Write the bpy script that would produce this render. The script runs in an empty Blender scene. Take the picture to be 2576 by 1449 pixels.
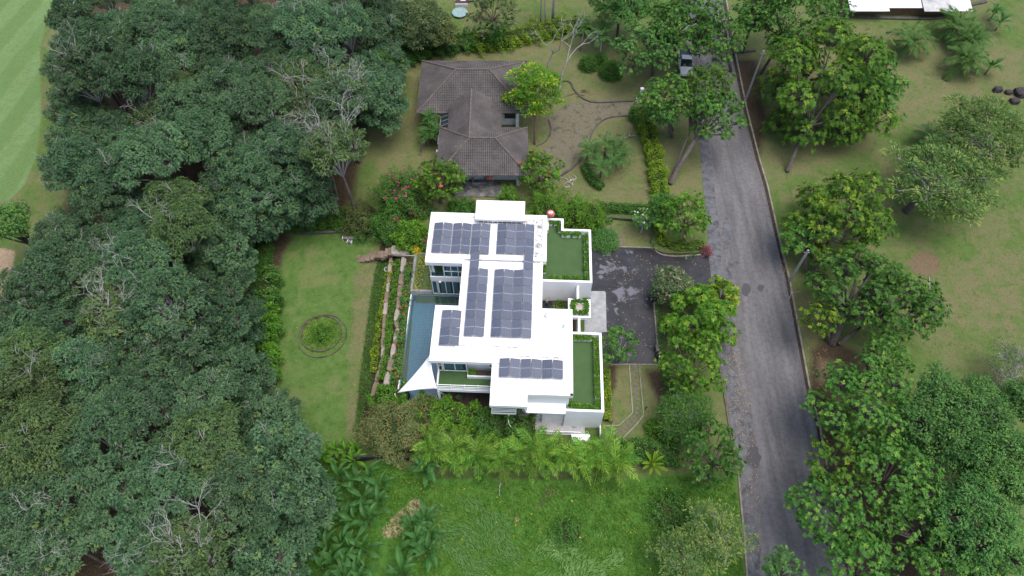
import bpy, math, random
import numpy as np
from mathutils import Vector, Matrix

SC = bpy.context.scene
COL = SC.collection
R = math.radians
# ---------------------------------------------------------------- camera
CAM_H, PITCH, FPX = 67.5, R(57.5), 1750.0      # metres, radians below the horizon, focal length for a 2576 px wide frame
cam_d = bpy.data.cameras.new("camera"); cam = bpy.data.objects.new("camera", cam_d); COL.objects.link(cam)
cam.location = (0, 0, CAM_H); cam.rotation_euler = (math.pi / 2 - PITCH, 0, 0)
cam_d.sensor_width = 36.0; cam_d.lens = 36.0 * FPX / 2576.0
cam_d.clip_start = 0.5; cam_d.clip_end = 4000
SC.camera = cam
# ---------------------------------------------------------------- sky, sun, exposure
SUN_EL, SUN_AZ = R(74), R(110)                 # azimuth clockwise from north (+Y)
w = bpy.data.worlds.new("World"); SC.world = w; w.use_nodes = True
nt = w.node_tree; nt.nodes.clear()
sky = nt.nodes.new("ShaderNodeTexSky"); sky.sky_type = 'NISHITA'; sky.sun_disc = False
sky.sun_elevation = SUN_EL; sky.sun_rotation = SUN_AZ
sky.air_density = 1.0; sky.dust_density = 4.0; sky.ozone_density = 1.0
bg = nt.nodes.new("ShaderNodeBackground"); bg.inputs[1].default_value = 0.13
wo = nt.nodes.new("ShaderNodeOutputWorld")
nt.links.new(sky.outputs[0], bg.inputs[0]); nt.links.new(bg.outputs[0], wo.inputs[0])
sun_d = bpy.data.lights.new("sun", 'SUN'); sun = bpy.data.objects.new("sun", sun_d); COL.objects.link(sun)
sun_d.energy = 1.4; sun_d.angle = R(45); sun_d.color = (1.0, 0.965, 0.91)
sun.rotation_euler = (math.pi / 2 - SUN_EL, 0, math.pi - SUN_AZ)
SC.view_settings.view_transform = 'Standard'; SC.view_settings.look = 'None'
SC.view_settings.exposure = 0.85; SC.view_settings.gamma = 1.0
SC.view_settings.use_curve_mapping = False
SC.cycles.max_bounces = 6; SC.cycles.diffuse_bounces = 3; SC.cycles.glossy_bounces = 3
SC.cycles.transparent_max_bounces = 8; SC.cycles.transmission_bounces = 4
SC.cycles.caustics_reflective = False; SC.cycles.caustics_refractive = False
SC.cycles.use_denoising = True

# ---------------------------------------------------------------- geometry of the place
cT, sT = math.cos(PITCH), math.sin(PITCH)
def P(u, v, z=0.0):
    """point of the place at height z that was surveyed at photo position u, v (2576 px wide frame)"""
    dx, dy = u - 1288.0, 724.5 - v
    d = (dx, FPX * cT + dy * sT, -FPX * sT + dy * cT)
    t = (z - CAM_H) / d[2]
    return Vector((t * d[0], t * d[1], z))
def px_per_m(p): return FPX / (p[1] * cT + (CAM_H - p[2]) * sT)
HA = R(2.2); HO = P(1288, 800, 0)
cH, sH = math.cos(HA), math.sin(HA)
def to_house(x, y):
    x = x - HO.x; y = y - HO.y
    return x * cH - y * sH, x * sH + y * cH
def from_house(x, y): return HO.x + x * cH + y * sH, HO.y - x * sH + y * cH
def sstep(a, b, t):
    k = np.clip((t - a) / (b - a), 0, 1); return k * k * (3 - 2 * k)
DROP = 1.5
def gz(x, y):
    """ground height: the west garden, the grove and the fairway lie lower than the house"""
    hx = (x - HO.x) * cH - (y - HO.y) * sH; hy = (x - HO.x) * sH + (y - HO.y) * cH
    k = sstep(10.0, 20.0, hy)
    a = -12.2 - 7.5 * k; b = -15.6 - 12.0 * k
    t = np.clip((a - hx) / (a - b), 0, 1); t = t * t * (3 - 2 * t)
    return -DROP * t
def gp(u, v, dz=0.0):
    z = 0.0
    for _ in range(6):
        p = P(u, v, z + dz); z = float(gz(p.x, p.y))
    p = P(u, v, z + dz); return p

# ---------------------------------------------------------------- object helpers
def tag(o, label=None, cat=None, group=None, kind=None):
    if label: o["label"] = label
    if cat: o["category"] = cat
    if group: o["group"] = group
    if kind: o["kind"] = kind
    return o
def empty(name, loc=(0, 0, 0), rz=0.0, parent=None):
    o = bpy.data.objects.new(name, None); COL.objects.link(o); o.location = loc; o.rotation_euler = (0, 0, rz)
    o.empty_display_size = 0.3
    if parent: o.parent = parent
    return o
def link(name, me, parent=None, loc=(0, 0, 0), rot=(0, 0, 0), sc=None):
    o = bpy.data.objects.new(name, me); COL.objects.link(o); o.location = loc; o.rotation_euler = rot
    if sc is not None: o.scale = (sc, sc, sc) if not hasattr(sc, '__len__') else sc
    if parent: o.parent = parent
    return o
def copy_tree(o, parent=None):
    c = o.copy(); COL.objects.link(c); c.parent = parent
    for ch in o.children: copy_tree(ch, c)
    return c

class MB:
    """collects boxes, tubes and sheets of one part"""
    def __init__(s): s.v = []; s.f = []; s.m = []
    def add(s, vs, fs, mi=0):
        n = len(s.v); s.v += [tuple(p) for p in vs]; s.f += [tuple(i + n for i in f) for f in fs]; s.m += [mi] * len(fs); return s
    def box(s, x0, x1, y0, y1, z0, z1, mi=0):
        return s.add([(x0, y0, z0), (x1, y0, z0), (x1, y1, z0), (x0, y1, z0), (x0, y0, z1), (x1, y0, z1), (x1, y1, z1), (x0, y1, z1)],
                     [(3, 2, 1, 0), (4, 5, 6, 7), (0, 1, 5, 4), (1, 2, 6, 5), (2, 3, 7, 6), (3, 0, 4, 7)], mi)
    def obox(s, c, rz, lx, ly, lz, mi=0, top=1.0, rng=None):
        """turned box, its bottom centre at c"""
        co, si = math.cos(rz), math.sin(rz); vs = []
        for z, k in ((0, 1.0), (lz, top)):
            for sx, sy in ((-1, -1), (1, -1), (1, 1), (-1, 1)):
                x, y = sx * lx / 2 * k, sy * ly / 2 * k
                if rng: x += rng.uniform(-.08, .08) * lx; y += rng.uniform(-.08, .08) * ly
                vs.append((c[0] + x * co - y * si, c[1] + x * si + y * co, c[2] + z))
        return s.add(vs, [(3, 2, 1, 0), (4, 5, 6, 7), (0, 1, 5, 4), (1, 2, 6, 5), (2, 3, 7, 6), (3, 0, 4, 7)], mi)
    def bar(s, a, b, w, h=None, mi=0):
        """square bar from a to b"""
        a, b = Vector(a), Vector(b); d = (b - a).normalized(); h = h or w
        up = Vector((0, 0, 1)) if abs(d.z) < .95 else Vector((0, 1, 0))
        x = d.cross(up).normalized(); y = x.cross(d)
        q = [x * (sx * w / 2) + y * (sy * h / 2) for sx, sy in ((-1, -1), (1, -1), (1, 1), (-1, 1))]
        return s.add([a + k for k in q] + [b + k for k in q], [(3, 2, 1, 0), (4, 5, 6, 7), (0, 1, 5, 4), (1, 2, 6, 5), (2, 3, 7, 6), (3, 0, 4, 7)], mi)
    def tube(s, pts, rad, n=6, mi=0, cap=True):
        pts = [Vector(p) for p in pts]
        rad = list(rad) if hasattr(rad, '__len__') else [rad] * len(pts)
        vs = []; fs = []
        for i, p in enumerate(pts):
            d = (pts[min(i + 1, len(pts) - 1)] - pts[max(i - 1, 0)]).normalized()
            up = Vector((0, 0, 1)) if abs(d.z) < .9 else Vector((1, 0, 0))
            x = d.cross(up).normalized(); y = x.cross(d)
            for k in range(n):
                a = 2 * math.pi * k / n; vs.append(p + (x * math.cos(a) + y * math.sin(a)) * rad[i])
        for i in range(len(pts) - 1):
            for k in range(n):
                k2 = (k + 1) % n; fs.append((i * n + k, i * n + k2, (i + 1) * n + k2, (i + 1) * n + k))
        if cap: fs.append(tuple(range(n))[::-1]); fs.append(tuple((len(pts) - 1) * n + k for k in range(n)))
        return s.add(vs, fs, mi)
    def lathe(s, prof, c=(0, 0, 0), n=16, mi=0, sx=1, sy=1):
        vs = []; fs = []
        for r_, z in prof:
            for k in range(n):
                a = 2 * math.pi * k / n; vs.append((c[0] + r_ * math.cos(a) * sx, c[1] + r_ * math.sin(a) * sy, c[2] + z))
        for i in range(len(prof) - 1):
            for k in range(n):
                k2 = (k + 1) % n; fs.append((i * n + k, i * n + k2, (i + 1) * n + k2, (i + 1) * n + k))
        if prof[0][0] > 1e-4: fs.append(tuple(range(n))[::-1])
        if prof[-1][0] > 1e-4: fs.append(tuple((len(prof) - 1) * n + k for k in range(n)))
        return s.add(vs, fs, mi)
    def poly(s, pts, z0, z1, mi=0):
        """prism over a polygon given anticlockwise"""
        n = len(pts); vs = [(p[0], p[1], z0) for p in pts] + [(p[0], p[1], z1) for p in pts]
        return s.add(vs, [tuple(range(n))[::-1], tuple(range(n, 2 * n))] + [(i, (i + 1) % n, n + (i + 1) % n, n + i) for i in range(n)], mi)
    def quad(s, a, b, c, d, mi=0): return s.add([a, b, c, d], [(0, 1, 2, 3)], mi)
    def build(s, name, mats, parent=None, loc=(0, 0, 0), rot=(0, 0, 0), smooth=False):
        me = bpy.data.meshes.new(name); me.from_pydata(s.v, [], s.f)
        mats = mats if isinstance(mats, (list, tuple)) else [mats]
        for m in mats: me.materials.append(m)
        if len(mats) > 1: me.polygons.foreach_set('material_index', s.m)
        if smooth: me.polygons.foreach_set('use_smooth', [True] * len(s.f))
        me.update()
        return link(name, me, parent, loc, rot)

def quads_mesh(name, V, mat, tint=None, mats=None, midx=None):
    """V: (n,4,3) array of separate quads"""
    V = np.asarray(V, np.float32); n = len(V)
    me = bpy.data.meshes.new(name)
    me.vertices.add(n * 4); me.vertices.foreach_set('co', V.reshape(-1))
    me.loops.add(n * 4); me.loops.foreach_set('vertex_index', np.arange(n * 4, dtype=np.int32))
    me.polygons.add(n); me.polygons.foreach_set('loop_start', np.arange(0, n * 4, 4, dtype=np.int32))
    for m in (mats or [mat]): me.materials.append(m)
    if midx is not None: me.polygons.foreach_set('material_index', np.asarray(midx, np.int32))
    if tint is not None:
        a = me.attributes.new('tint', 'FLOAT', 'FACE'); a.data.foreach_set('value', np.asarray(tint, np.float32))
    me.update(calc_edges=True)
    return me

# ---------------------------------------------------------------- materials
def lin(c):
    return tuple((x / 12.92 if x <= .04045 else ((x + .055) / 1.055) ** 2.4) for x in c)
class NM:
    """tiny node-tree writer"""
    def __init__(s, name):
        s.m = bpy.data.materials.new(name); s.m.use_nodes = True; s.t = s.m.node_tree; s.t.nodes.clear()
        s.out = s.t.nodes.new('ShaderNodeOutputMaterial')
    def n(s, kind, **kw):
        q = s.t.nodes.new(kind)
        for k, v in kw.items():
            if k.startswith('i_'): 
                key = k[2:]; q.inputs[int(key) if key.isdigit() else key].default_value = v
            else: setattr(q, k, v)
        return q
    def l(s, a, b): s.t.links.new(a, b)
    def coord(s, kind='Object', scale=(1, 1, 1), rot=(0, 0, 0)):
        c = s.n('ShaderNodeTexCoord'); m = s.n('ShaderNodeMapping'); m.inputs['Scale'].default_value = scale; m.inputs['Rotation'].default_value = rot
        s.l(c.outputs[kind], m.inputs[0]); return m.outputs[0]
    def noise(s, vec, scale, detail=4, rough=.55, dist=0):
        q = s.n('ShaderNodeTexNoise'); q.inputs['Scale'].default_value = scale; q.inputs['Detail'].default_value = detail
        q.inputs['Roughness'].default_value = rough; q.inputs['Distortion'].default_value = dist
        if vec is not None: s.l(vec, q.inputs['Vector'])
        return q.outputs['Fac']
    def ramp(s, fac, stops):
        q = s.n('ShaderNodeValToRGB'); e = q.color_ramp.elements
        while len(e) < len(stops): e.new(.5)
        for el, (p, c) in zip(e, stops):
            el.position = p; el.color = (*c, 1) if len(c) == 3 else c
        s.l(fac, q.inputs[0]); return q.outputs[0]
    def rng(s, fac, a, b, lo=0., hi=1.):
        q = s.n('ShaderNodeMapRange'); q.inputs[1].default_value = a; q.inputs[2].default_value = b; q.inputs[3].default_value = lo; q.inputs[4].default_value = hi
        s.l(fac, q.inputs[0]); return q.outputs[0]
    def mix(s, fac, a, b, mode='MIX'):
        q = s.n('ShaderNodeMix', data_type='RGBA', blend_type=mode)
        for val, i in ((fac, 0), (a, 6), (b, 7)):
            if isinstance(val, (int, float)): q.inputs[i].default_value = val
            elif isinstance(val, tuple): q.inputs[i].default_value = (*val, 1) if len(val) == 3 else val
            else: s.l(val, q.inputs[i])
        return q.outputs[2]
    def math(s, op, a, b=0.5):
        q = s.n('ShaderNodeMath', operation=op)
        for val, i in ((a, 0), (b, 1)):
            if isinstance(val, (int, float)): q.inputs[i].default_value = val
            else: s.l(val, q.inputs[i])
        return q.outputs[0]
    def attr(s, name, out='Fac'):
        q = s.n('ShaderNodeAttribute'); q.attribute_name = name; return q.outputs[out]
    def pbsdf(s, col, rough=.7, spec=.5, bump=None, bstr=.3, bdist=.02, metal=0.):
        b = s.n('ShaderNodeBsdfPrincipled'); 
        for val, k in ((col, 'Base Color'), (rough, 'Roughness'), (spec, 'Specular IOR Level'), (metal, 'Metallic')):
            if isinstance(val, (int, float)): b.inputs[k].default_value = val
            elif isinstance(val, tuple): b.inputs[k].default_value = (*val, 1)
            else: s.l(val, b.inputs[k])
        if bump is not None:
            q = s.n('ShaderNodeBump'); q.inputs['Strength'].default_value = bstr; q.inputs['Distance'].default_value = bdist
            s.l(bump, q.inputs['Height']); s.l(q.outputs[0], b.inputs['Normal'])
        return b.outputs[0]
    def done(s, sh): s.l(sh, s.out.inputs[0]); return s.m

def m_plain(name, col, rough=.6, var=.12, scale=3., spec=.4, metal=0., bump=.0):
    """one colour with wear and grain"""
    k = NM(name); vec = k.coord()
    f = k.noise(vec, scale, 5, .6)
    a = tuple(c * (1 - var) for c in col); b = tuple(min(1, c * (1 + var)) for c in col)
    c = k.ramp(f, [(.3, a), (.7, b)])
    f2 = k.noise(vec, scale * 9, 3)
    return k.done(k.pbsdf(c, rough, spec, f2 if bump else None, bump, .01, metal))
def m_leaf(name, dark, light, young=None, rough=.55, trans=.25, spec=.35, objvar=.18):
    """leaf colour: each leaf takes its own place between two tones, a few are young"""
    k = NM(name)
    t = k.attr('tint'); stops = [(0.0, dark), (.72, light)]
    if young: stops += [(.86, light), (1.0, young)]
    c = k.ramp(t, stops)
    oi = k.n('ShaderNodeObjectInfo')
    hs = k.n('ShaderNodeHueSaturation'); k.l(c, hs.inputs['Color'])
    k.l(k.rng(oi.outputs['Random'], 0, 1, 1 - objvar, 1 + objvar), hs.inputs['Value'])
    r2 = k.math('FRACT', k.math('MULTIPLY', oi.outputs['Random'], 7.31), 0)
    k.l(k.rng(r2, 0, 1, .5 - objvar * .04, .5 + objvar * .04), hs.inputs['Hue'])
    c = hs.outputs[0]
    b = k.pbsdf(c, rough, spec * .3)
    tr = k.n('ShaderNodeBsdfTranslucent'); hs2 = k.mix(1.0, c, (1.0, 1.15, .45), 'MULTIPLY'); k.l(hs2, tr.inputs[0])
    mx = k.n('ShaderNodeMixShader'); mx.inputs[0].default_value = trans; k.l(b, mx.inputs[1]); k.l(tr.outputs[0], mx.inputs[2])
    return k.done(mx.outputs[0])
# ================================================================ THE SETTING
def W2(pts, z=0.0): return [tuple(gp(u, v))[:2] for u, v in pts]
def sdist(px, py, poly):
    """signed distance to a polygon, positive inside"""
    d = np.full(px.shape, 1e9); ins = np.zeros(px.shape, bool); n = len(poly)
    for i in range(n):
        x0, y0 = poly[i]; x1, y1 = poly[(i + 1) % n]
        ex, ey = x1 - x0, y1 - y0; L = ex * ex + ey * ey + 1e-12
        t = np.clip(((px - x0) * ex + (py - y0) * ey) / L, 0, 1)
        d = np.minimum(d, (px - x0 - t * ex) ** 2 + (py - y0 - t * ey) ** 2)
        c = ((y0 > py) != (y1 > py)) & (px < (x1 - x0) * (py - y0) / (y1 - y0 + 1e-12) + x0); ins ^= c
    d = np.sqrt(d); return np.where(ins, d, -d)

REG = {   # soft-edged kinds of ground, outlines surveyed on the photograph
 'fairway': [([(-900, -200), (190, -200), (150, -30), (118, 60), (100, 120), (104, 300), (92, 390), (62, 465), (25, 502), (-40, 520), (-900, 560)], .35)],
 'soil': [([(240, -200), (940, -200), (950, 130), (925, 300), (890, 500), (720, 572), (690, 600), (672, 760), (690, 980), (712, 1050), (640, 1100), (730, 1180), (775, 1290), (770, 1700), (-900, 1700), (-900, 1080), (-100, 760), (60, 730), (120, 590), (170, 500), (170, 130)], 1.2),
          
          ([(2040, 880), (2080, 850), (2190, 900), (2170, 960), (2090, 1010), (2050, 1060), (2035, 980)], 1.0),
          ([(2050, 1080), (2110, 1080), (2300, 1200), (2500, 1300), (2400, 1500), (2100, 1500), (2080, 1250)], 1.5),
          ([(1525, 920), (1548, 918), (1552, 960), (1535, 1000), (1540, 1060), (1520, 1062)], .5),
          ([(1030, 1180), (1150, 1195), (1560, 1200), (1560, 1215), (1140, 1225), (1020, 1210)], .5),
          ([(1850, 150), (1905, 150), (1930, 300), (1905, 420), (1870, 280)], 1.2),
          ([(1620, 930), (1700, 935), (1700, 1090), (1690, 1120), (1680, 1060)], .8),
          ([(640, 560), (700, 575), (735, 600), (712, 640), (702, 700), (660, 700), (630, 620)], .8)],
 'dry': [([(950, 165), (1060, 130), (1200, 122), (1330, 100), (1480, 105), (1570, 120), (1660, 200), (1760, 340), (1775, 520), (1650, 560), (1500, 520), (1130, 545), (950, 430)], .8),
         ([(890, 700), (935, 620), (958, 625), (932, 800), (902, 1090), (868, 1090), (878, 900)], .8),
         ([(1850, 130), (2140, 60), (2576, 130), (2576, 250), (2330, 280), (2260, 330), (1960, 460), (1905, 350)], 1.5),
         ([(1960, 650), (2050, 760), (2100, 900), (2050, 1000), (1990, 760)], 1.2),
         ([(2380, 680), (2576, 620), (2576, 840), (2400, 830), (2350, 760)], 2.0),
         ([(1530, 920), (1585, 920), (1590, 1030), (1550, 1065), (1530, 1065)], .4),
         ([(1610, 925), (1650, 920), (1665, 1010), (1700, 1090), (1640, 1110), (1600, 1090), (1625, 1040)], .5),
         ([(1500, 560), (1560, 565), (1630, 580), (1636, 622), (1560, 618)], .4)],
 'dirt': [([(1370, 300), (1440, 255), (1520, 250), (1622, 252), (1600, 285), (1530, 300), (1490, 325), (1450, 400), (1405, 455), (1340, 470), (1350, 400), (1385, 350)], .6)],
 'wild': [([(700, 1165), (1000, 1165), (1120, 1200), (1560, 1205), (1700, 1190), (1850, 1195), (1882, 1600), (660, 1700), (700, 1300)], .7)],
 'sand': [([(-400, 600), (10, 625), (38, 632), (30, 690), (2, 735), (-400, 800)], .3), ([(-400, 1010), (5, 1040), (22, 1070), (-10, 1090), (-400, 1120)], .3),
          ([(960, 1330), (1000, 1290), (1040, 1255), (1070, 1260), (1072, 1280), (1020, 1320), (1005, 1350), (965, 1352)], .2),
          ([(1290, 1298), (1300, 1296), (1304, 1312), (1292, 1312)], .12)],
 'clay': [([(2286, 655), (2310, 633), (2345, 636), (2370, 655), (2364, 682), (2335, 694), (2298, 687)], .9), ([(1995, 560), (2030, 555), (2040, 575), (2005, 580)], .5), ([(2000, 470), (2050, 465), (2060, 490), (2010, 495)], .8), ([(2060, 900), (2130, 920), (2110, 970), (2060, 960)], 1.0)],
 'lawn': [([(692, 590), (742, 588), (944, 582), (960, 600), (958, 640), (896, 1098), (780, 1120), (700, 1060), (706, 760)], .4)],
 'bed': [([(960, 600), (985, 640), (1040, 640), (1035, 745), (1002, 985), (940, 1040), (892, 1100), (905, 950), (938, 720)], .25)],
}
def axis(a, b, step, far):
    c = np.arange(a, b + 1e-6, step); g = []; s = step; x = b
    while x < far: s *= 1.5; x += s; g.append(x)
    h = []; s = step; x = a
    while x > -far: s *= 1.5; x -= s; h.append(x)
    return np.array(h[::-1] + list(c) + g)
gx = axis(-72, 78, .45, 2500); gy = axis(2, 112, .45, 2500)
GX, GY = np.meshgrid(gx, gy); nx, ny = len(gx), len(gy)
rg = np.random.default_rng(5)
GZ = gz(GX, GY)
def in_house(x, y):
    hx = (x - HO.x) * cH - (y - HO.y) * sH; hy = (x - HO.x) * sH + (y - HO.y) * cH
    return hx, hy
_hx, _hy = in_house(GX, GY)
GZ = np.where((_hx > -11.4) & (_hx < -4.4) & (_hy > -12.0) & (_hy < 2.6), np.minimum(GZ, -1.9), GZ)   # the pool pit
gv = np.stack([GX, GY, GZ], -1).reshape(-1, 3)
ii = np.arange(nx * ny).reshape(ny, nx)
gf = np.stack([ii[:-1, :-1], ii[:-1, 1:], ii[1:, 1:], ii[1:, :-1]], -1).reshape(-1, 4)
me = bpy.data.meshes.new('ground')
me.vertices.add(len(gv)); me.vertices.foreach_set('co', gv.astype(np.float32).reshape(-1))
me.loops.add(gf.size); me.loops.foreach_set('vertex_index', gf.astype(np.int32).reshape(-1))
me.polygons.add(len(gf)); me.polygons.foreach_set('loop_start', np.arange(0, gf.size, 4, dtype=np.int32))
me.polygons.foreach_set('use_smooth', np.ones(len(gf), bool))
for key, lst in REG.items():
    val = np.zeros(GX.shape)
    for pts, soft in lst:
        val = np.maximum(val, np.clip(.5 + sdist(GX, GY, W2(pts)) / (2 * soft), 0, 1))
    a = me.attributes.new(key, 'FLOAT', 'POINT'); a.data.foreach_set('value', val.astype(np.float32).reshape(-1))
me.update(calc_edges=True)

k = NM('ground_turf'); vec = k.coord()
n1 = k.noise(vec, .2, 6, .62); n2 = k.noise(vec, .9, 5, .65); n3 = k.noise(vec, 7, 4, .7); n4 = k.noise(vec, 22, 2, .6)
def soft(name, amt=.7):
    v = k.attr(name); nn = k.math('SUBTRACT', k.math('ADD', k.math('MULTIPLY', n2, .6), k.math('MULTIPLY', n3, .4)), .5)
    return k.rng(k.math('ADD', v, k.math('MULTIPLY', nn, amt)), .3, .7)
grn = k.ramp(n2, [(.3, (.062, .128, .022)), (.5, (.092, .172, .036)), (.7, (.13, .19, .055))])
grn = k.mix(k.rng(n3, .35, .75, 0, .8), grn, (.135, .17, .06))
straw = k.ramp(n3, [(.3, (.14, .135, .062)), (.55, (.195, .182, .094)), (.8, (.27, .245, .145))])
base = k.mix(k.rng(k.math('ADD', k.math('MULTIPLY', n1, .7), k.math('MULTIPLY', n2, .3)), .45, .57, .05, .72), grn, straw)
base = k.mix(k.rng(k.math('ADD', k.math('MULTIPLY', k.noise(vec, .33, 3), .5), k.math('MULTIPLY', n2, .5)), .56, .63, 0, .4), base, (.17, .13, .078))
# the west lawn
lawn = k.ramp(n2, [(.3, (.062, .135, .024)), (.5, (.092, .175, .038)), (.72, (.135, .2, .06))])
lawn = k.mix(k.rng(k.noise(vec, .35, 3), .5, .68, 0, .7), lawn, (.19, .2, .09))
lawn = k.mix(k.rng(n4, .4, .8, 0, .45), lawn, (.16, .215, .085))
base = k.mix(soft('lawn', .25), base, lawn)
dryc = k.mix(k.rng(k.noise(vec, .5, 4, .65), .46, .66, 0, .9), straw, grn); dryc = k.mix(k.rng(k.noise(vec, .8, 4, .6), .57, .72, 0, .35), dryc, (.185, .145, .09))
base = k.mix(k.math('MULTIPLY', soft('dry', 1.1), .92), base, dryc)
soil = k.ramp(n3, [(.25, (.035, .024, .016)), (.5, (.082, .056, .038)), (.8, (.15, .11, .08))])
soil = k.mix(k.rng(n2, .5, .68, 0, .55), soil, (.035, .045, .015))
base = k.mix(soft('soil', .8), base, soil)
dirt = k.ramp(n3, [(.25, (.05, .05, .042)), (.45, (.17, .145, .115)), (.7, (.24, .205, .165))])
dirt = k.mix(k.rng(n2, .52, .66, 0, .8), dirt, (.055, .06, .04))
base = k.mix(k.math('MULTIPLY', soft('dirt', .8), .9), base, dirt)
wild = k.ramp(n2, [(.3, (.04, .125, .018)), (.5, (.075, .185, .03)), (.75, (.125, .22, .05))])
base = k.mix(soft('wild', .8), base, wild)
bedc = k.ramp(n3, [(.3, (.035, .035, .015)), (.6, (.085, .06, .038)), (.8, (.12, .09, .06))])
base = k.mix(soft('bed', .3), base, bedc)
sandc = k.ramp(n3, [(.3, (.3, .2, .13)), (.7, (.52, .4, .29))])
base = k.mix(soft('sand', .5), base, sandc)
base = k.mix(soft('clay', 1.0), base, k.ramp(n3, [(.3, (.15, .105, .068)), (.7, (.235, .17, .115))]))
# mown stripes of the fairway, the sheen of laid grass painted as colour
wv = k.n('ShaderNodeTexWave', wave_type='BANDS', bands_direction='X'); wv.inputs['Scale'].default_value = .06; wv.inputs['Distortion'].default_value = 1.2; wv.inputs['Detail'].default_value = 2; wv.inputs['Detail Scale'].default_value = .4
k.l(k.coord('Object', (1, 1, 1), (0, 0, R(8))), wv.inputs['Vector'])
fw = k.mix(k.rng(wv.outputs['Fac'], .35, .65), (.14, .235, .085), (.175, .275, .115))
fw = k.mix(k.rng(n2, .4, .7, 0, .5), fw, (.13, .19, .06))
base = k.mix(k.rng(k.attr('fairway'), .3, .7), base, fw)
hgt = k.math('ADD', k.math('MULTIPLY', n3, .6), k.math('MULTIPLY', n4, .5))
base = k.mix(1.0, base, (.82, .85, .8), 'MULTIPLY')
mot = k.ramp(k.noise(vec, 2.6, 6, .78), [(.3, (.66, .68, .62)), (.5, (1, 1, 1)), (.72, (1.0, 1.0, 1.0))]); base = k.mix(1.0, base, mot, 'MULTIPLY')
spk = k.rng(k.noise(vec, 5.5, 3, .8), .6, .75, 0, .45); base = k.mix(spk, base, (.24, .225, .125))
M_GROUND = k.done(k.pbsdf(base, .9, .15, hgt, .9, .12))
me.materials.append(M_GROUND)
tag(link('ground', me), 'grass, dry turf and bare soil of the plots', kind='structure')

# ---- road, driveway
def sheet(name, pts, z, mat, parent=None, kind='structure', sub=0):
    """flat sheet over a polygon (any shape, triangulated)"""
    import bmesh
    bm = bmesh.new(); f = bm.faces.new([bm.verts.new((p[0], p[1], z)) for p in pts])
    bmesh.ops.triangulate(bm, faces=[f]); bmesh.ops.recalc_face_normals(bm, faces=bm.faces)
    me = bpy.data.meshes.new(name); bm.to_mesh(me); bm.free()
    if me.polygons[0].normal.z < 0: me.flip_normals()
    me.materials.append(mat); o = link(name, me, parent)
    if kind and not parent: o['kind'] = kind
    return o
ROAD_L = [(1690, -160), (1712, 0), (1728, 110), (1744, 230), (1757, 340), (1770, 480), (1783, 640), (1795, 760), (1808, 897), (1819, 949), (1841, 1087), (1860, 1185), (1870, 1320), (1880, 1449), (1895, 1640)]
ROAD_R = [(1800, -160), (1822, 0), (1845, 135), (1873, 274), (1905, 400), (1926, 470), (1955, 600), (1981, 706), (2008, 850), (2030, 970), (2057, 1073), (2085, 1231), (2135, 1449), (2185, 1640)]
k = NM('road_asphalt'); vec = k.coord(); rv = k.coord('Object', (1, .12, 1), (0, 0, R(-6)))
big = k.noise(vec, .25, 4, .6); st = k.noise(rv, .9, 4, .6); fine = k.noise(vec, 60, 2, .6); mid = k.noise(vec, 3, 5, .7)
c = k.ramp(st, [(.3, (.075, .075, .083)), (.5, (.125, .125, .138)), (.68, (.165, .165, .18))])
c = k.mix(k.rng(big, .45, .65, 0, .18), c, (.085, .085, .093))
c = k.mix(k.rng(mid, .56, .68, 0, .5), c, (.05, .05, .055))
c = k.mix(k.rng(fine, .5, .8, 0, .5), c, (.2, .2, .21))
c = k.mix(1.0, c, (.97, .95, .91), 'MULTIPLY'); c = k.mix(1.0, c, k.ramp(k.noise(vec, 2.2, 6, .75), [(.32, (.7, .7, .7)), (.55, (1, 1, 1))]), 'MULTIPLY')
M_ROAD = k.done(k.pbsdf(c, .8, .3, k.math('ADD', fine, mid), .5, .02))
RL = W2(ROAD_L); RR = W2(ROAD_R)
sheet('road', RL + RR[::-1], .012, M_ROAD)
# broken shoulder strip with older, darker tar
k = NM('shoulder_tar'); vec = k.coord(); a_ = k.noise(vec, 1.2, 5, .7, .6); b_ = k.noise(vec, 8, 4, .7); d_ = k.noise(vec, 40, 2)
c = k.ramp(a_, [(.36, (.05, .051, .056)), (.47, (.085, .088, .098)), (.58, (.115, .12, .135)), (.7, (.14, .135, .135))])
c = k.mix(k.rng(b_, .55, .7, 0, .4), c, (.05, .05, .054)); c = k.mix(k.rng(d_, .6, .8, 0, .4), c, (.22, .21, .2))
M_SHOULDER = k.done(k.pbsdf(c, .75, .35, b_, .7, .03))
SH = [(1757, 345), (1770, 480), (1783, 640), (1795, 760), (1808, 897), (1819, 949), (1841, 1087), (1860, 1185), (1870, 1320), (1880, 1449), (1895, 1640)]
rnd = random.Random(3); inner = []
for i, (u, v) in enumerate(SH):
    inner.append((u + 30 + rnd.uniform(-9, 9), v)); 
    if i < len(SH) - 1:
        u2, v2 = SH[i + 1]; inner.append(((u + u2) / 2 + 30 + rnd.uniform(-14, 12), (v + v2) / 2))
inner[6] = (1845, 650)
sheet('road_shoulder', W2(SH) + W2(inner[::-1]), .018, M_SHOULDER)
k = NM('patch_tar'); c = k.ramp(k.noise(k.coord(), 9, 4), [(.3, (.045, .045, .049)), (.7, (.08, .08, .087))]); M_PATCH = k.done(k.pbsdf(c, .8, .3))
def blob(u, v, ru, rv_, n=14, seed=0, j=.22):
    q = random.Random(seed); return [(u + ru * math.cos(a) * q.uniform(1 - j, 1 + j), v - rv_ * math.sin(a) * q.uniform(1 - j, 1 + j)) for a in [2 * math.pi * i / n for i in range(n)]]
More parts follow.
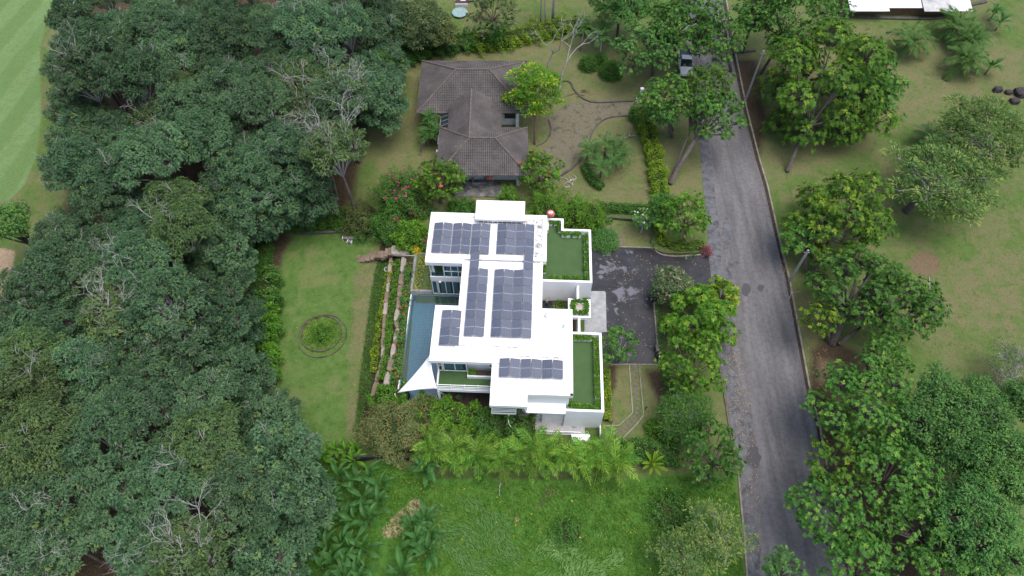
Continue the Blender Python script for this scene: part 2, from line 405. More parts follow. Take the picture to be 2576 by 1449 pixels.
for i, (u, v, a, b, m) in enumerate([(1877, 728, 11, 16, M_PATCH), (1914, 725, 9, 9, M_PATCH), (1895, 1150, 17, 30, M_PATCH), (1838, 665, 8, 6, M_SHOULDER), (1885, 1060, 9, 40, M_SHOULDER), (1828, 590, 12, 44, M_SHOULDER), (1853, 660, 7, 6, M_SHOULDER)]):
    sheet('road_patch', W2(blob(u, v, a, b, 14, i)), .024, m)
# wet driveway: wet tar is darker and smoother than the patches already dry
k = NM('driveway_wet_asphalt'); vec = k.coord()
pa = k.noise(vec, .22, 2, .5); pb = k.noise(vec, .95, 4, .55, 1.0); fine = k.noise(vec, 50, 2)
sp = k.n('ShaderNodeSeparateXYZ'); k.l(vec, sp.inputs[0])
zone = k.math('MULTIPLY', k.rng(sp.outputs[0], 13.5, 16.5, 1, 0), k.math('MULTIPLY', k.rng(sp.outputs[1], 37.5, 40.5, 0, 1), k.rng(sp.outputs[0], 9.5, 10.4, 0, 1)))
drym = k.rng(k.math('ADD', k.math('ADD', k.math('MULTIPLY', pa, .35), k.math('MULTIPLY', pb, .75)), k.math('MULTIPLY', zone, .1)), .69, .75)
c = k.mix(drym, k.ramp(k.noise(vec, .8, 4), [(.3, (.016, .016, .019)), (.7, (.036, .036, .042))]), k.ramp(fine, [(.3, (.1, .1, .122)), (.7, (.14, .14, .165))]))
M_DRIVE = k.done(k.pbsdf(c, k.mix(drym, (.28, .28, .28), (.7, .7, .7)), .4, fine, .25, .01))
DRIVE = [(1484, 622), (1490, 622), (1637, 625), (1646, 630), (1655, 637), (1675, 644.5), (1720, 645), (1782, 641), (1792, 716), (1700, 722), (1668, 735), (1652, 752), (1646, 773), (1655, 885), (1656, 917), (1530, 917), (1490, 840)]
sheet('driveway', W2(DRIVE), .006, M_DRIVE)
M_PAVE = m_plain('entrance_stone', (.27, .28, .29), .35, .25, 1.2, .5)
o = MB().poly(W2([(1470, 838), (1526, 836), (1523.5, 737), (1520, 733.5), (1470, 733)]), -.05, .09).build('entrance_paving', M_PAVE); o['kind'] = 'structure'
M_DARKGAP = m_plain('shadow_gap', (.03, .03, .03), .9)

# ---- kerbs: one run of concrete stones each
M_KERB = m_plain('kerb_concrete', (.21, .19, .16), .9, .35, 1.5, .2, bump=.3)
M_KERBD = m_plain('kerb_mossy', (.1, .085, .07), .95, .45, 1.2, .15, bump=.3)
def ribbon(name, pts, width, z0, z1, mat, parent=None, kind='structure', closed=False, lift=True):
    """kerb: a solid strip along a line of ground points"""
    P2 = [Vector((p[0], p[1], 0)) for p in pts]; n = len(P2); b = MB(); vs = []
    for i, p in enumerate(P2):
        if closed: d = P2[(i + 1) % n] - P2[i - 1]
        else: d = P2[min(i + 1, n - 1)] - P2[max(i - 1, 0)]
        d.normalize(); q = Vector((-d.y, d.x, 0)) * width / 2
        g = float(gz(p.x, p.y)) if lift else 0
        vs += [(p.x - q.x, p.y - q.y, g + z0), (p.x + q.x, p.y + q.y, g + z0), (p.x + q.x, p.y + q.y, g + z1), (p.x - q.x, p.y - q.y, g + z1)]
    fs = []
    for i in range(n if closed else n - 1):
        j = (i + 1) % n
        for a in range(4): c_ = (a + 1) % 4; fs.append((i * 4 + a, i * 4 + c_, j * 4 + c_, j * 4 + a)[::-1])
    if not closed: fs += [(0, 1, 2, 3), tuple((n - 1) * 4 + q for q in (3, 2, 1, 0))]
    o = b.add(vs, fs).build(name, mat, parent)
    if kind and not parent: o['kind'] = kind
    return o
def dense(pts, step=1.5):
    out = []
    for (x0, y0), (x1, y1) in zip(pts[:-1], pts[1:]):
        n = max(1, int(math.hypot(x1 - x0, y1 - y0) / step))
        out += [(x0 + (x1 - x0) * i / n, y0 + (y1 - y0) * i / n) for i in range(n)]
    return out + [pts[-1]]
def smooth_line(pts, n=6):
    """Catmull-Rom through points"""
    p = [pts[0]] + list(pts) + [pts[-1]]; out = []
    for i in range(1, len(p) - 2):
        for t in [j / n for j in range(n)]:
            out.append(tuple(.5 * ((2 * b) + (c - a) * t + (2 * a - 5 * b + 4 * c - d) * t * t + (3 * b - a - 3 * c + d) * t ** 3) for a, b, c, d in zip(p[i - 1], p[i], p[i + 1], p[i + 2])))
    return out + [tuple(pts[-1])]
kr = [(u + 5, v) for u, v in ROAD_R]
ribbon('kerb', dense(W2(kr)), .2, -.1, .13, M_KERB)
M_GUT = m_plain('gutter_brown', (.05, .038, .03), .95, .5, 2.5, .1, bump=.4)
sheet('gutter', W2([(u - 4, v) for u, v in ROAD_R[1:]]) + W2([(u + 2, v) for u, v in ROAD_R[1:]][::-1]), .028, M_GUT)
ribbon('kerb', dense(W2([(1804, 895), (1815, 949), (1837, 1087), (1846, 1140), (1850, 1185)])), .18, -.1, .13, M_KERBD)
ribbon('kerb', dense(W2([(1838, 1082), (1842, 1088), (1846, 1100)])), .22, -.1, .15, M_KERB)
ribbon('kerb', dense(W2([(1857, 1185), (1864, 1270), (1871, 1340), (1879, 1449), (1892, 1600)])), .16, -.1, .1, M_KERB)
ribbon('kerb', W2(smooth_line([(1490, 621), (1637, 624), (1647, 630), (1656, 637), (1676, 644), (1720, 645), (1779, 640)])), .13, -.05, .12, M_KERB)
ribbon('kerb', W2([(1650, 760), (1645, 768), (1650, 830), (1655, 885), (1657, 918)]), .13, -.05, .12, M_KERB)
ribbon('kerb', W2([(1536, 918), (1580, 917), (1656, 918)]), .13, -.05, .1, M_KERB)
ribbon('kerb', W2(smooth_line([(1583, 918), (1587, 980), (1591, 1034), (1588, 1042), (1560, 1068), (1550, 1071), (1515, 1072)])), .13, -.05, .1, M_KERB)
ribbon('kerb', W2(smooth_line([(1608, 919), (1613, 980), (1618, 1036), (1613, 1052), (1598, 1071), (1553, 1116)])), .13, -.05, .1, M_KERB)
ribbon('kerb', W2([(1664, 765), (1669, 830), (1678, 890), (1690, 985)]), .12, -.05, .14, M_KERBD)
ribbon('kerb', W2([(1638, 612), (1640, 590), (1636, 545)]), .12, -.05, .14, M_KERBD)
ribbon('kerb', W2(smooth_line([(1642, 625), (1652, 632), (1670, 638), (1710, 640), (1760, 636)])), .1, -.05, .3, M_KERBD)
# drain edgings of the north plot
M_DRAIN = m_plain('drain_concrete', (.085, .083, .075), .95, .4, 1.2, .1, bump=.3)
ribbon('drain_edging', W2(smooth_line([(1418, 205), (1434, 208), (1445, 228), (1470, 250), (1500, 258), (1560, 256), (1618, 253)])), .22, -.1, .16, M_DRAIN)
ribbon('drain_edging', W2(smooth_line([(1595, 291), (1540, 295), (1510, 308), (1492, 330), (1480, 360)])), .18, -.1, .12, M_DRAIN)
ribbon('drain_edging', W2(smooth_line([(1460, 402), (1440, 422), (1415, 440), (1395, 448)])), .28, -.1, .2, M_DRAIN)
ribbon('drain_edging', W2(smooth_line([(1380, 300), (1386, 330), (1372, 356), (1350, 368)])), .16, -.1, .12, M_DRAIN)
ribbon('drain_edging', W2([(1058, 392), (1062, 340), (1066, 300)]), .25, -.1, .1, M_DRAIN)
ribbon('drain_edging', W2(smooth_line([(2070, 33), (2140, 42), (2200, 46), (2290, 48), (2360, 46), (2420, 20), (2480, 5)])), .5, -.1, .25, M_DRAIN)
ribbon('drain_edging', W2([(1846, 133), (1870, 131), (1900, 128)]), .4, -.1, .2, M_DRAIN)
ribbon('drain_edging', W2([(1170, 5), (1300, -8)]), .5, -.1, .3, M_DRAIN)
# ================================================================ THE WHITE VILLA
M_WHITE = m_plain('white_render', (.80, .81, .82), .75, .035, .8, .3)
k = NM('white_roof_coating'); vec = k.coord(); a_ = k.noise(vec, .5, 5, .65); b_ = k.noise(k.coord('Object', (6, .7, 1)), 1.2, 4, .6); d_ = k.noise(vec, 3.5, 5, .7)
c = k.ramp(a_, [(.3, (.74, .74, .74)), (.6, (.84, .84, .84))]); c = k.mix(k.rng(b_, .58, .75, 0, .4), c, (.6, .6, .59)); c = k.mix(k.rng(d_, .64, .78, 0, .5), c, (.45, .45, .43))
M_ROOFW = k.done(k.pbsdf(c, .6, .4))
k = NM('white_metal_roof'); vec = k.coord()
wv = k.n('ShaderNodeTexWave', wave_type='BANDS', bands_direction='X'); wv.inputs['Scale'].default_value = 1.6; k.l(vec, wv.inputs['Vector'])
c = k.ramp(k.noise(vec, .8, 5, .65), [(.3, (.7, .7, .71)), (.6, (.84, .84, .84))])
M_RIBROOF = k.done(k.pbsdf(c, .45, .5, wv.outputs['Fac'], .5, .03))
k = NM('stained_roof_concrete'); vec = k.coord()
c = k.ramp(k.noise(vec, 2.2, 6, .7, .8), [(.38, (.12, .125, .13)), (.5, (.5, .5, .5)), (.62, (.75, .75, .75))])
M_STAINED = k.done(k.pbsdf(c, .85, .3))
k = NM('terrace_turf'); vec = k.coord(); a_ = k.noise(vec, .7, 4, .6); b_ = k.noise(vec, 26, 3, .7)
c = k.ramp(a_, [(.3, (.04, .082, .03)), (.7, (.06, .112, .042))]); c = k.mix(k.rng(b_, .35, .7, 0, .5), c, (.08, .13, .06))
M_TURF = k.done(k.pbsdf(c, .9, .1, b_, .6, .02))
def glass_mat(name, tint, rough=.04):
    k = NM(name); vec = k.coord(); c = k.ramp(k.noise(vec, .6, 2), [(.3, tuple(x * .7 for x in tint)), (.7, tint)])
    tr = k.n('ShaderNodeBsdfTransparent'); tr.inputs[0].default_value = (*[min(1, x * 3.2 + .35) for x in tint], 1)
    g = k.pbsdf(c, rough, .8); mx = k.n('ShaderNodeMixShader'); mx.inputs[0].default_value = .35; k.l(tr.outputs[0], mx.inputs[1]); k.l(g, mx.inputs[2])
    return k.done(mx.outputs[0])
M_GLASS = glass_mat('window_glass', (.06, .12, .13))
k = NM('curtain_fabric'); vec = k.coord(); wv = k.n('ShaderNodeTexWave', wave_type='BANDS', bands_direction='X'); wv.inputs['Scale'].default_value = 2.6; wv.inputs['Distortion'].default_value = 2.5; k.l(k.coord('Object', (1, .1, .1)), wv.inputs['Vector'])
M_CURTAIN = k.done(k.pbsdf(k.ramp(wv.outputs['Fac'], [(.2, (.22, .3, .32)), (.8, (.5, .6, .62))]), .9, .1, wv.outputs['Fac'], .6, .05))
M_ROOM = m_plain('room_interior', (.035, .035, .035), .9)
M_COPING = m_plain('grey_coping', (.3, .28, .29), .8, .25, 1.5, .3)
M_SLATE = m_plain('slate_coping', (.13, .145, .165), .6, .2, 1.5, .4)
M_METALW = m_plain('white_metal', (.8, .82, .83), .35, .03, 2, .5)
M_GALV = m_plain('galvanised_steel', (.5, .52, .54), .4, .15, 4, .5, .6)
def plank_mat(name, col, pitch, axis='X', var=.35, rough=.7, gap=.12):
    k = NM(name); vec = k.coord(); sp = k.n('ShaderNodeSeparateXYZ'); k.l(vec, sp.inputs[0]); x = sp.outputs[0 if axis == 'X' else 1]
    q = k.math('DIVIDE', x, pitch); fr = k.math('FRACT', q, 0); idn = k.n('ShaderNodeTexWhiteNoise', noise_dimensions='1D'); k.l(k.math('FLOOR', q, 0), idn.inputs['W'])
    c = k.mix(idn.outputs['Value'], tuple(v * (1 - var) for v in col), tuple(min(1, v * (1 + var)) for v in col))
    c = k.mix(k.rng(k.noise(vec, 5, 5), .4, .7, 0, .3), c, tuple(v * .6 for v in col))
    c = k.mix(k.rng(fr, gap * .5, gap, 1, 0), c, tuple(v * .25 for v in col))
    return k.done(k.pbsdf(c, rough, .3))
M_DECKDARK = plank_mat('dark_timber_deck', (.04, .026, .024), .14)
M_DECKGREY = plank_mat('grey_deck_board', (.42, .41, .43), .15, var=.08)
k = NM('pool_mosaic'); vec = k.coord(); br = k.n('ShaderNodeTexBrick'); br.offset = 0; br.inputs['Scale'].default_value = 1.0
br.inputs['Brick Width'].default_value = .2; br.inputs['Row Height'].default_value = .2; br.inputs['Mortar Size'].default_value = .022; br.inputs['Mortar Smooth'].default_value = .3
br.inputs['Color1'].default_value = (.075, .14, .18, 1); br.inputs['Color2'].default_value = (.1, .18, .22, 1); br.inputs['Mortar'].default_value = (.2, .28, .31, 1); k.l(vec, br.inputs['Vector'])
c = k.mix(k.rng(k.noise(vec, 1.5, 4), .35, .7, 0, .5), br.outputs[0], (.07, .15, .2)); M_MOSAIC = k.done(k.pbsdf(c, .4, .4))
k = NM('pool_water'); tr = k.n('ShaderNodeBsdfTransparent'); tr.inputs[0].default_value = (.72, .9, .97, 1)
gl = k.n('ShaderNodeBsdfGlossy'); gl.inputs['Roughness'].default_value = .02; fr = k.n('ShaderNodeFresnel'); fr.inputs[0].default_value = 1.5
bp = k.n('ShaderNodeBump'); bp.inputs['Strength'].default_value = .015; k.l(k.noise(k.coord(), 3, 3), bp.inputs['Height']); k.l(bp.outputs[0], gl.inputs['Normal']); k.l(bp.outputs[0], fr.inputs['Normal'])
mx = k.n('ShaderNodeMixShader'); k.l(k.math('MULTIPLY', fr.outputs[0], 2.6), mx.inputs[0]); k.l(tr.outputs[0], mx.inputs[1]); k.l(gl.outputs[0], mx.inputs[2]); M_WATER = k.done(mx.outputs[0])

VL = (HO.x, HO.y, 0); VR = (0, 0, -HA)
villa = empty('villa', VL, -HA)
tag(villa, 'modern white two-storey villa with flat white roofs and green turf terraces', 'house')
def vp(name, mb, mat, parent=None, smooth=False): return mb.build(name, mat, parent or villa, smooth=smooth)
def hz(x, y): a, b = from_house(x, y); return a, b
# --- flat roofs with raised rims
def roof(x0, x1, y0, y1, z0, zt, rim, rw=.3, mat=None, sides='NSEW', name='roof'):
    r = vp(name, MB().box(x0, x1, y0, y1, z0, zt), [mat or M_ROOFW])
    rim_ = lambda *q: vp('roof_rim', MB().box(*q), M_ROOFW, r)
    if 'W' in sides: rim_(x0 - .004, x0 + rw, y0 - .004, y1 + .004, z0 - .004, zt + rim)
    if 'E' in sides: rim_(x1 - rw, x1 + .004, y0 - .004, y1 + .004, z0 - .004, zt + rim)
    xa = x0 + (rw + .002 if 'W' in sides else .004); xb = x1 - (rw + .002 if 'E' in sides else .004)
    if 'S' in sides: rim_(xa, xb, y0 - .004, y0 + rw, z0 - .004, zt + rim)
    if 'N' in sides: rim_(xa, xb, y1 - rw, y1 + .004, z0 - .004, zt + rim)
    return r
roof(-9.36, 3.54, 3.22, 9.4, 6.12, 6.5, .2, .45)
vp('roof', MB().box(-9.36, -5.32, 2.62, 3.214, 6.12, 6.69), M_ROOFW)
vp('roof_stain', MB().box(2.25, 3.05, 3.72, 8.9, 6.45, 6.51).box(.62, 2.2, 8.1, 8.85, 6.45, 6.51).box(.6, 2.2, 3.7, 3.86, 6.45, 6.51), M_STAINED)
roof(-5.34, 3.15, -7.05, 3.06, 6.2, 6.58, .14, .28, M_RIBROOF, 'EW')
roof(-7.74, -5.36, -8.88, -2.56, 6.05, 6.42, .14, .3, None, 'NW')
vp('roof', MB().box(-5.35, 3.16, -8.88, -7.06, 6.05, 6.56), M_ROOFW)
vp('roof', MB().box(-7.42, -5.36, -8.884, -8.55, 6.05, 6.55), M_ROOFW)
roof(3.17, 6.25, -8.87, -2.53, 6.05, 6.44, .1, .25, None, 'NE')
roof(-1.6, 6.25, -12.05, -8.89, 6.04, 6.42, .12, .28, None, 'WE')
vp('roof', MB().box(-1.6, 1.93, -13.29, -12.052, 6.04, 6.53).box(1.935, 6.24, -12.046, -11.8, 6.1, 6.54), M_ROOFW)
vp('roof_gutter', MB().box(-1.2, 5.3, -8.12, -8.02, 6.43, 6.575), M_STAINED); vp('roof_gutter', MB().box(-5.0, 2.9, -7.16, -7.08, 6.5, 6.6), M_STAINED)
vp('roof_vent', MB().lathe([(.12, 0), (.12, .25), (.2, .27), (.18, .36), (.0, .4)], (3.6, -3.4, 6.44), 12), M_GALV); vp('roof_vent', MB().lathe([(.1, 0), (.1, .2), (.16, .22), (.0, .3)], (5.4, -4.6, 6.44), 12), M_GALV)
for (x_, ya_, yb_) in ((.9, -8.0, -6.3), (-1.0, -8.0, -6.3)): vp('conduit', MB().tube([(x_, ya_, 6.6), (x_, yb_, 6.66)], .025, 6), M_GALV)
# the stair tower head with its row of vents
hd = vp('stair_tower', MB().box(-4.36, 1.05, 8.1, 10.8, 6.98, 7.32).box(-4.2, .9, 9.0, 10.6, -.1, 6.98), M_ROOFW)
for i in range(10): x = -4.0 + i * .52; vp('vent_mullion', MB().box(x - .035, x + .035, 8.2, 8.3, 6.5, 6.98), M_METALW, hd)
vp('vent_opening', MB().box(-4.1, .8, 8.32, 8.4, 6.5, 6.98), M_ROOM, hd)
# white walking tiles between the arrays
wt = None
for (x, w_, ya, yb) in ((-2.2, .5, -6.2, 2.9), (-2.25, .5, 3.9, 8.0), (2.66, .55, -6.3, 2.7)):
    n = int((yb - ya) / .42)
    for i in range(n):
        y = ya + i * .42
        zt = 6.585 if y < 3 else 6.505
        if wt is None:
            wt = MB().box(-.5, .5, 0, .4, 0, .045).build('walkway_tile', M_ROOFW, villa); o = wt
        else:
            o = wt.copy(); COL.objects.link(o)
        o.location = (x, y, zt); o.scale = (w_, 1, 1)
# --- walls
class _W:
    def box(s, *q): vp('wall', MB().box(*q), M_WHITE)
W = _W()
W.box(-7.62, 3.2, 2.95, 9.1, -.3, 6.12)           # north wing (the corner balcony is cut out in the west)
W.box(-9.1, -7.62, 5.6, 9.1, -.3, 6.12)
W.box(-9.1, -7.626, 2.95, 5.594, -.3, 3.36)
W.box(-5.0, 3.0, -8.1, 2.944, -.3, 6.2)            # middle
W.box(-7.2, -5.006, -8.3, -3.0, -.3, 6.05)         # pool wing
W.box(3.006, 5.95, -8.3, -2.9, -.3, 6.05)
W.box(-1.25, 5.95, -11.9, -8.306, -.3, 6.04)       # south wing
# --- north-west facade, facing the pool
def window(x0, x1, z0, z1, y, cols, rows=1, mat=M_METALW, curtain=True, fw=.09, gap=None):
    w_ = vp('window', MB().box(x0, x1, y - .02, y + .03, z0, z1), M_ROOM)
    f = MB()
    for i in range(cols + 1):
        x = x0 + (x1 - x0) * i / cols; f.box(x - fw / 2, x + fw / 2, y - .13, y - .03, z0, z1)
    for j in range(rows + 1):
        z = z0 + (z1 - z0) * j / rows
        f.box(x0 - fw / 2, x1 + fw / 2, y - .125, y - .032, z - fw / 2, z + fw / 2)
    vp('frame', f, mat, w_)
    if curtain:
        rn = random.Random(int(x0 * 100 + z0 * 10))
        for i in range(cols):
            a = x0 + (x1 - x0) * i / cols + fw / 2; b_ = x0 + (x1 - x0) * (i + 1) / cols - fw / 2; n = 9; vs = []; fs = []
            s0, s1 = rn.choice(((0, 1), (0, 1), (.25, 1), (0, .7))); a, b_ = a + (b_ - a) * s0, a + (b_ - a) * s1
            for q in range(n + 1):
                xx = a + (b_ - a) * q / n; yy = y - .05 - .02 * (q % 2); vs += [(xx, yy, z0 + .25 + .08 * rn.random()), (xx, yy, z1 - .06)]
            for q in range(n): fs.append((2 * q, 2 * q + 2, 2 * q + 3, 2 * q + 1))
            vp('curtain', MB().add(vs, fs), M_CURTAIN, w_)
    for i in range(cols):
        for j in range(rows):
            a = x0 + (x1 - x0) * i / cols + fw / 2; b_ = x0 + (x1 - x0) * (i + 1) / cols - fw / 2
            za = z0 + (z1 - z0) * j / rows + fw / 2; zb = z0 + (z1 - z0) * (j + 1) / rows - fw / 2
            vp('pane', MB().quad((a, y - .085, za), (b_, y - .085, za), (b_, y - .085, zb), (a, y - .085, zb)), M_GLASS, w_)
    return w_
window(-7.5, -5.2, 3.72, 5.75, 2.94, 3, 2)
window(-9.05, -8.5, .12, 2.72, 2.94, 1); window(-8.36, -5.1, .12, 2.72, 2.94, 4)
vp('facade_band', MB().box(-9.12, -5.1, 2.78, 2.944, 2.85, 3.62), M_WHITE)
vp('balcony_turf', MB().box(-9.0, -7.63, 3.0, 5.59, 3.362, 3.4), M_TURF)
vp('balcony_post', MB().bar((-8.62, 3.05, 3.4), (-8.75, 3.05, 6.1), .2).bar((-9.0, 2.95, 3.4), (-9.0, 2.95, 6.1), .1), M_WHITE)
vp('balcony_glass', MB().box(-8.95, -7.7, 2.9, 2.92, 3.65, 4.35), M_GLASS)
vp('wall_lamp', MB().box(-8.22, -7.98, 2.6, 2.76, 2.72, 2.86), M_METALW)
# --- courtyard, entrance and porch
M_PONDW = m_plain('dark_pond_water', (.01, .013, .016), .05, .1, 1, .8)
vp('courtyard_pond', MB().box(3.21, 4.45, -2.5, 3.1, .0, .1), M_PONDW)
vp('courtyard_soil', MB().box(4.47, 7.1, -2.5, 3.1, .0, .16), m_plain('bed_soil', (.07, .05, .035), .95, .4, 4, .1))
vp('stone_lantern', MB().lathe([(.12, 0), (.1, .3), (.2, .35), (.2, .6), (.05, .75)], (3.85, 2.1, .1), 8), m_plain('grey_stone', (.25, .25, .24), .9, .2))
po = vp('porch_roof', MB().box(6.05, 8.46, -1.62, -1.42, 2.95, 3.42).box(6.05, 8.46, .5, .7, 2.95, 3.42).box(6.05, 6.3, -1.416, .496, 2.95, 3.42).box(8.24, 8.46, -1.416, .496, 2.95, 3.42).box(6.31, 8.23, -1.41, .49, 2.97, 3.2), M_WHITE)
vp('hatch', MB().box(6.82, 7.7, -.8, .0, 3.2, 3.34), m_plain('weathered_board', (.38, .34, .3), .8, .25), po)
vp('hatch_frame', MB().box(6.75, 7.78, .01, .14, 3.2, 3.5).box(6.75, 7.78, -.96, -.82, 3.2, 3.5), M_METALW, po)
vp('fin_wall', MB().box(7.0, 7.24, .704, 2.38, -.1, 3.4), M_WHITE); vp('fin_wall', MB().box(7.08, 7.32, -3.79, -1.624, -.1, 3.4), M_WHITE)
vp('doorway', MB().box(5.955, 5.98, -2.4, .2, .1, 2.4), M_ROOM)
# --- roof terraces
def terrace(rects, zt, zp, zw, inner, par):
    t = MB()
    for r in rects: t.box(*r, -.3, zt - .02)
    base = vp('terrace', t, M_WHITE)
    for r in inner: vp('turf', MB().box(*r, zt - .018, zt + .012), M_TURF, base)
    for r in par: vp('parapet', MB().box(*r, -.31, zp), M_WHITE, base)
    return base
terrace([(3.45, 8.5, 2.5, 9.5), (3.65, 5.4, 9.504, 10.95)], 3.42, 4.1, 0, [(3.21, 8.4, 2.6, 9.4), (3.7, 5.3, 9.404, 10.85)],
        [(8.38, 8.64, 2.38, 9.62), (3.2, 8.376, 2.38, 2.63), (5.53, 8.376, 9.36, 9.62), (5.26, 5.526, 9.36, 11.08), (3.62, 5.256, 10.83, 11.08), (3.55, 3.8, 9.404, 10.826)])
terrace([(5.96, 9.3, -12.45, -3.9)], 3.42, 4.1, 0, [(5.952, 9.2, -12.35, -4.0)],
        [(9.18, 9.44, -12.58, -3.77), (5.96, 9.176, -4.02, -3.77), (5.7, 9.176, -12.58, -12.34)])
# south terrace above the deck
st = vp('terrace', MB().box(-7.12, -1.26, -10.46, -8.31, 2.9, 3.36), M_WHITE)
vp('turf', MB().box(-7.02, -1.3, -10.36, -8.32, 3.362, 3.4), M_TURF, st)
pl = vp('planter', MB().box(-4.16, -1.3, -9.16, -9.04, 3.4, 3.9).box(-4.16, -4.04, -9.036, -8.4, 3.4, 3.9).box(-4.03, -1.3, -9.03, -8.4, 3.4, 3.78, 1), [M_WHITE, m_plain('planter_soil', (.06, .045, .033), .95, .4)])
rl = MB()
for z in (3.62, 3.95, 4.38): rl.box(-7.08, -1.62, -10.44, -10.38, z, z + .06)
vp('railing', rl, M_METALW)
for i in range(5): vp('railing_post', MB().box(-7.05 + i * 1.35, -6.99 + i * 1.35, -10.37, -10.31, 3.4, 4.38), M_METALW)
rl = MB()
for z in (3.62, 3.95, 4.3): rl.box(-7.08, -7.03, -10.37, -8.32, z, z + .05)
vp('railing', rl, M_METALW)
vp('column', MB().box(-7.1, -6.92, -10.5, -10.3, -.2, 2.9), M_WHITE)
window(-6.55, -4.25, 3.5, 5.85, -8.31, 2); window(-7.15, -6.7, 3.5, 5.85, -8.312, 1, 2, curtain=False)
window(-1.95, -1.55, 4.6, 5.7, -8.313, 1, curtain=False)
vp('timber_deck', MB().box(-7.3, -1.26, -10.9, -8.31, -.2, .03), M_DECKDARK)
# ledge with rails and the spiral stair under the south-west roof corner
lg = vp('balcony', MB().box(-1.55, .9, -12.75, -11.91, 3.1, 3.36), M_WHITE); vp('turf', MB().box(-1.5, .86, -12.7, -11.92, 3.362, 3.4), M_TURF, lg)
rl = MB(); 
for z in (3.7, 4.02, 4.35): rl.box(-1.5, .9, -12.74, -12.69, z, z + .05)
vp('railing', rl, M_METALW, lg)
M_BLACK = m_plain('black_metal', (.02, .022, .024), .45, .2, 3, .5)
sc_ = vp('spiral_stair', MB().tube([(1.0, -12.95, -.2), (1.0, -12.95, 4.3)], .07, 8), M_BLACK)
for i in range(13):
    a = R(-20 - i * 26); z = .2 + i * .25; c_, s_ = math.cos(a), math.sin(a); a2 = a - R(24); c2_, s2_ = math.cos(a2), math.sin(a2)
    vs = [(1 + .08 * c_, -12.95 + .08 * s_), (1 + .85 * c_, -12.95 + .85 * s_), (1 + .85 * c2_, -12.95 + .85 * s2_), (1 + .08 * c2_, -12.95 + .08 * s2_)]
    vp('tread', MB().poly(vs[::-1], z, z + .04), M_BLACK, sc_)
hr = [(1 + .88 * math.cos(R(-20 - i * 13)), -12.95 + .88 * math.sin(R(-20 - i * 13)), 1.0 + i * .125) for i in range(27)]
vp('handrail', MB().tube(hr, .035, 6), M_METALW, sc_)
# awning, louvred service box, utility deck
aw = MB(); n = 21
for i in range(n):
    x = 1.92 + i * 3.78 / n; x2 = x + 3.78 / n * .55; x3 = x + 3.78 / n
    for xa, xb, dz in ((x, x2, .0), (x2, x3, .05)):
        aw.add([(xa, -11.9, 4.25 + dz), (xb, -11.9, 4.25 + dz), (xb, -12.78, 3.8 + dz), (xa, -12.78, 3.8 + dz), (xa, -11.9, 4.19 + dz), (xb, -11.9, 4.19 + dz), (xb, -12.78, 3.74 + dz), (xa, -12.78, 3.74 + dz)],
               [(3, 2, 1, 0), (4, 5, 6, 7), (2, 3, 7, 6), (0, 3, 7, 4), (1, 2, 6, 5)])
vp('awning', aw, M_METALW)
bx = vp('service_box', MB().box(3.5, 5.68, -12.28, -11.904, -.1, 3.3), M_WHITE)
for s in range(2):
    for i in range(11): vp('louvre', MB().add([(3.72 + s * .95, -12.30, .3 + i * .24), (4.52 + s * .95, -12.30, .3 + i * .24), (4.52 + s * .95, -12.36, .46 + i * .24), (3.72 + s * .95, -12.36, .46 + i * .24), (3.72 + s * .95, -12.30, .34 + i * .24), (4.52 + s * .95, -12.30, .34 + i * .24), (4.52 + s * .95, -12.34, .5 + i * .24), (3.72 + s * .95, -12.34, .5 + i * .24)],
                                          [(0, 1, 2, 3), (7, 6, 5, 4), (3, 2, 6, 7), (0, 4, 5, 1)]), M_METALW, bx)
vp('wall', MB().box(5.7, 7.2, -12.33, -11.91, 2.3, 3.36), M_WHITE); vp('wall', MB().box(7.2, 9.2, -12.454, -12.3, -.2, 3.38), M_WHITE)
for i in range(2): vp('vent', MB().box(6.3 + i * .36, 6.55 + i * .36, -12.36, -12.332, 2.5, 2.75), M_BLACK)
for j in range(3):
    vp('wall_shelf', MB().box(7.45, 8.35, -12.58, -12.46, .5 + j * .38, .55 + j * .38), M_METALW)
vp('utility_deck', MB().box(1.3, 7.42, -13.42, -11.91, -.3, .04), M_DECKGREY)
for i in range(4): vp('step', MB().box(7.43 + i * .48, 7.905 + i * .48, -13.42 - .04 * i, -12.46, -.3, .04 - .07 * i), M_DECKGREY)
vp('step_wall', MB().box(9.355, 9.46, -13.56, -12.585, -.3, .75), M_WHITE)
rl = MB(); rl.box(1.4, 7.4, -13.5, -13.44, .86, .92).box(1.4, 7.4, -13.5, -13.44, .12, .18)
fb = vp('fence_rail', rl, M_METALW)
for i in range(41): vp('baluster', MB().box(1.45 + i * .147, 1.5 + i * .147, -13.49, -13.45, .18, .86), M_METALW, fb)
# --- pool
px0, px1, py0, py1 = -11.45, -4.7, -11.4, 2.6
pool = empty('swimming_pool', VL, -HA); tag(pool, 'long blue-tiled swimming pool beside the white villa', 'pool')
MB().box(px0 - .3, px1, py0, py1 + .3, -1.75, -1.3).box(px0 - .14, px0, py0, py1, -1.3, -.045).box(px0, px1, py1, py1 + .14, -1.3, -.02).build('basin', M_MOSAIC, pool)
MB().box(px0 - .26, px0 - .142, py0, py1 + .14, -1.9, -.02).build('outer_wall', M_WHITE, pool)
MB().box(px0 - .262, -5.0, py1 + .142, py1 + .42, -1.8, .06).build('coping', M_SLATE, pool)
MB().quad((px0, py0, -.06), (px1, py0, -.06), (px1, py1, -.06), (px0, py1, -.06)).build('water', M_WATER, pool)
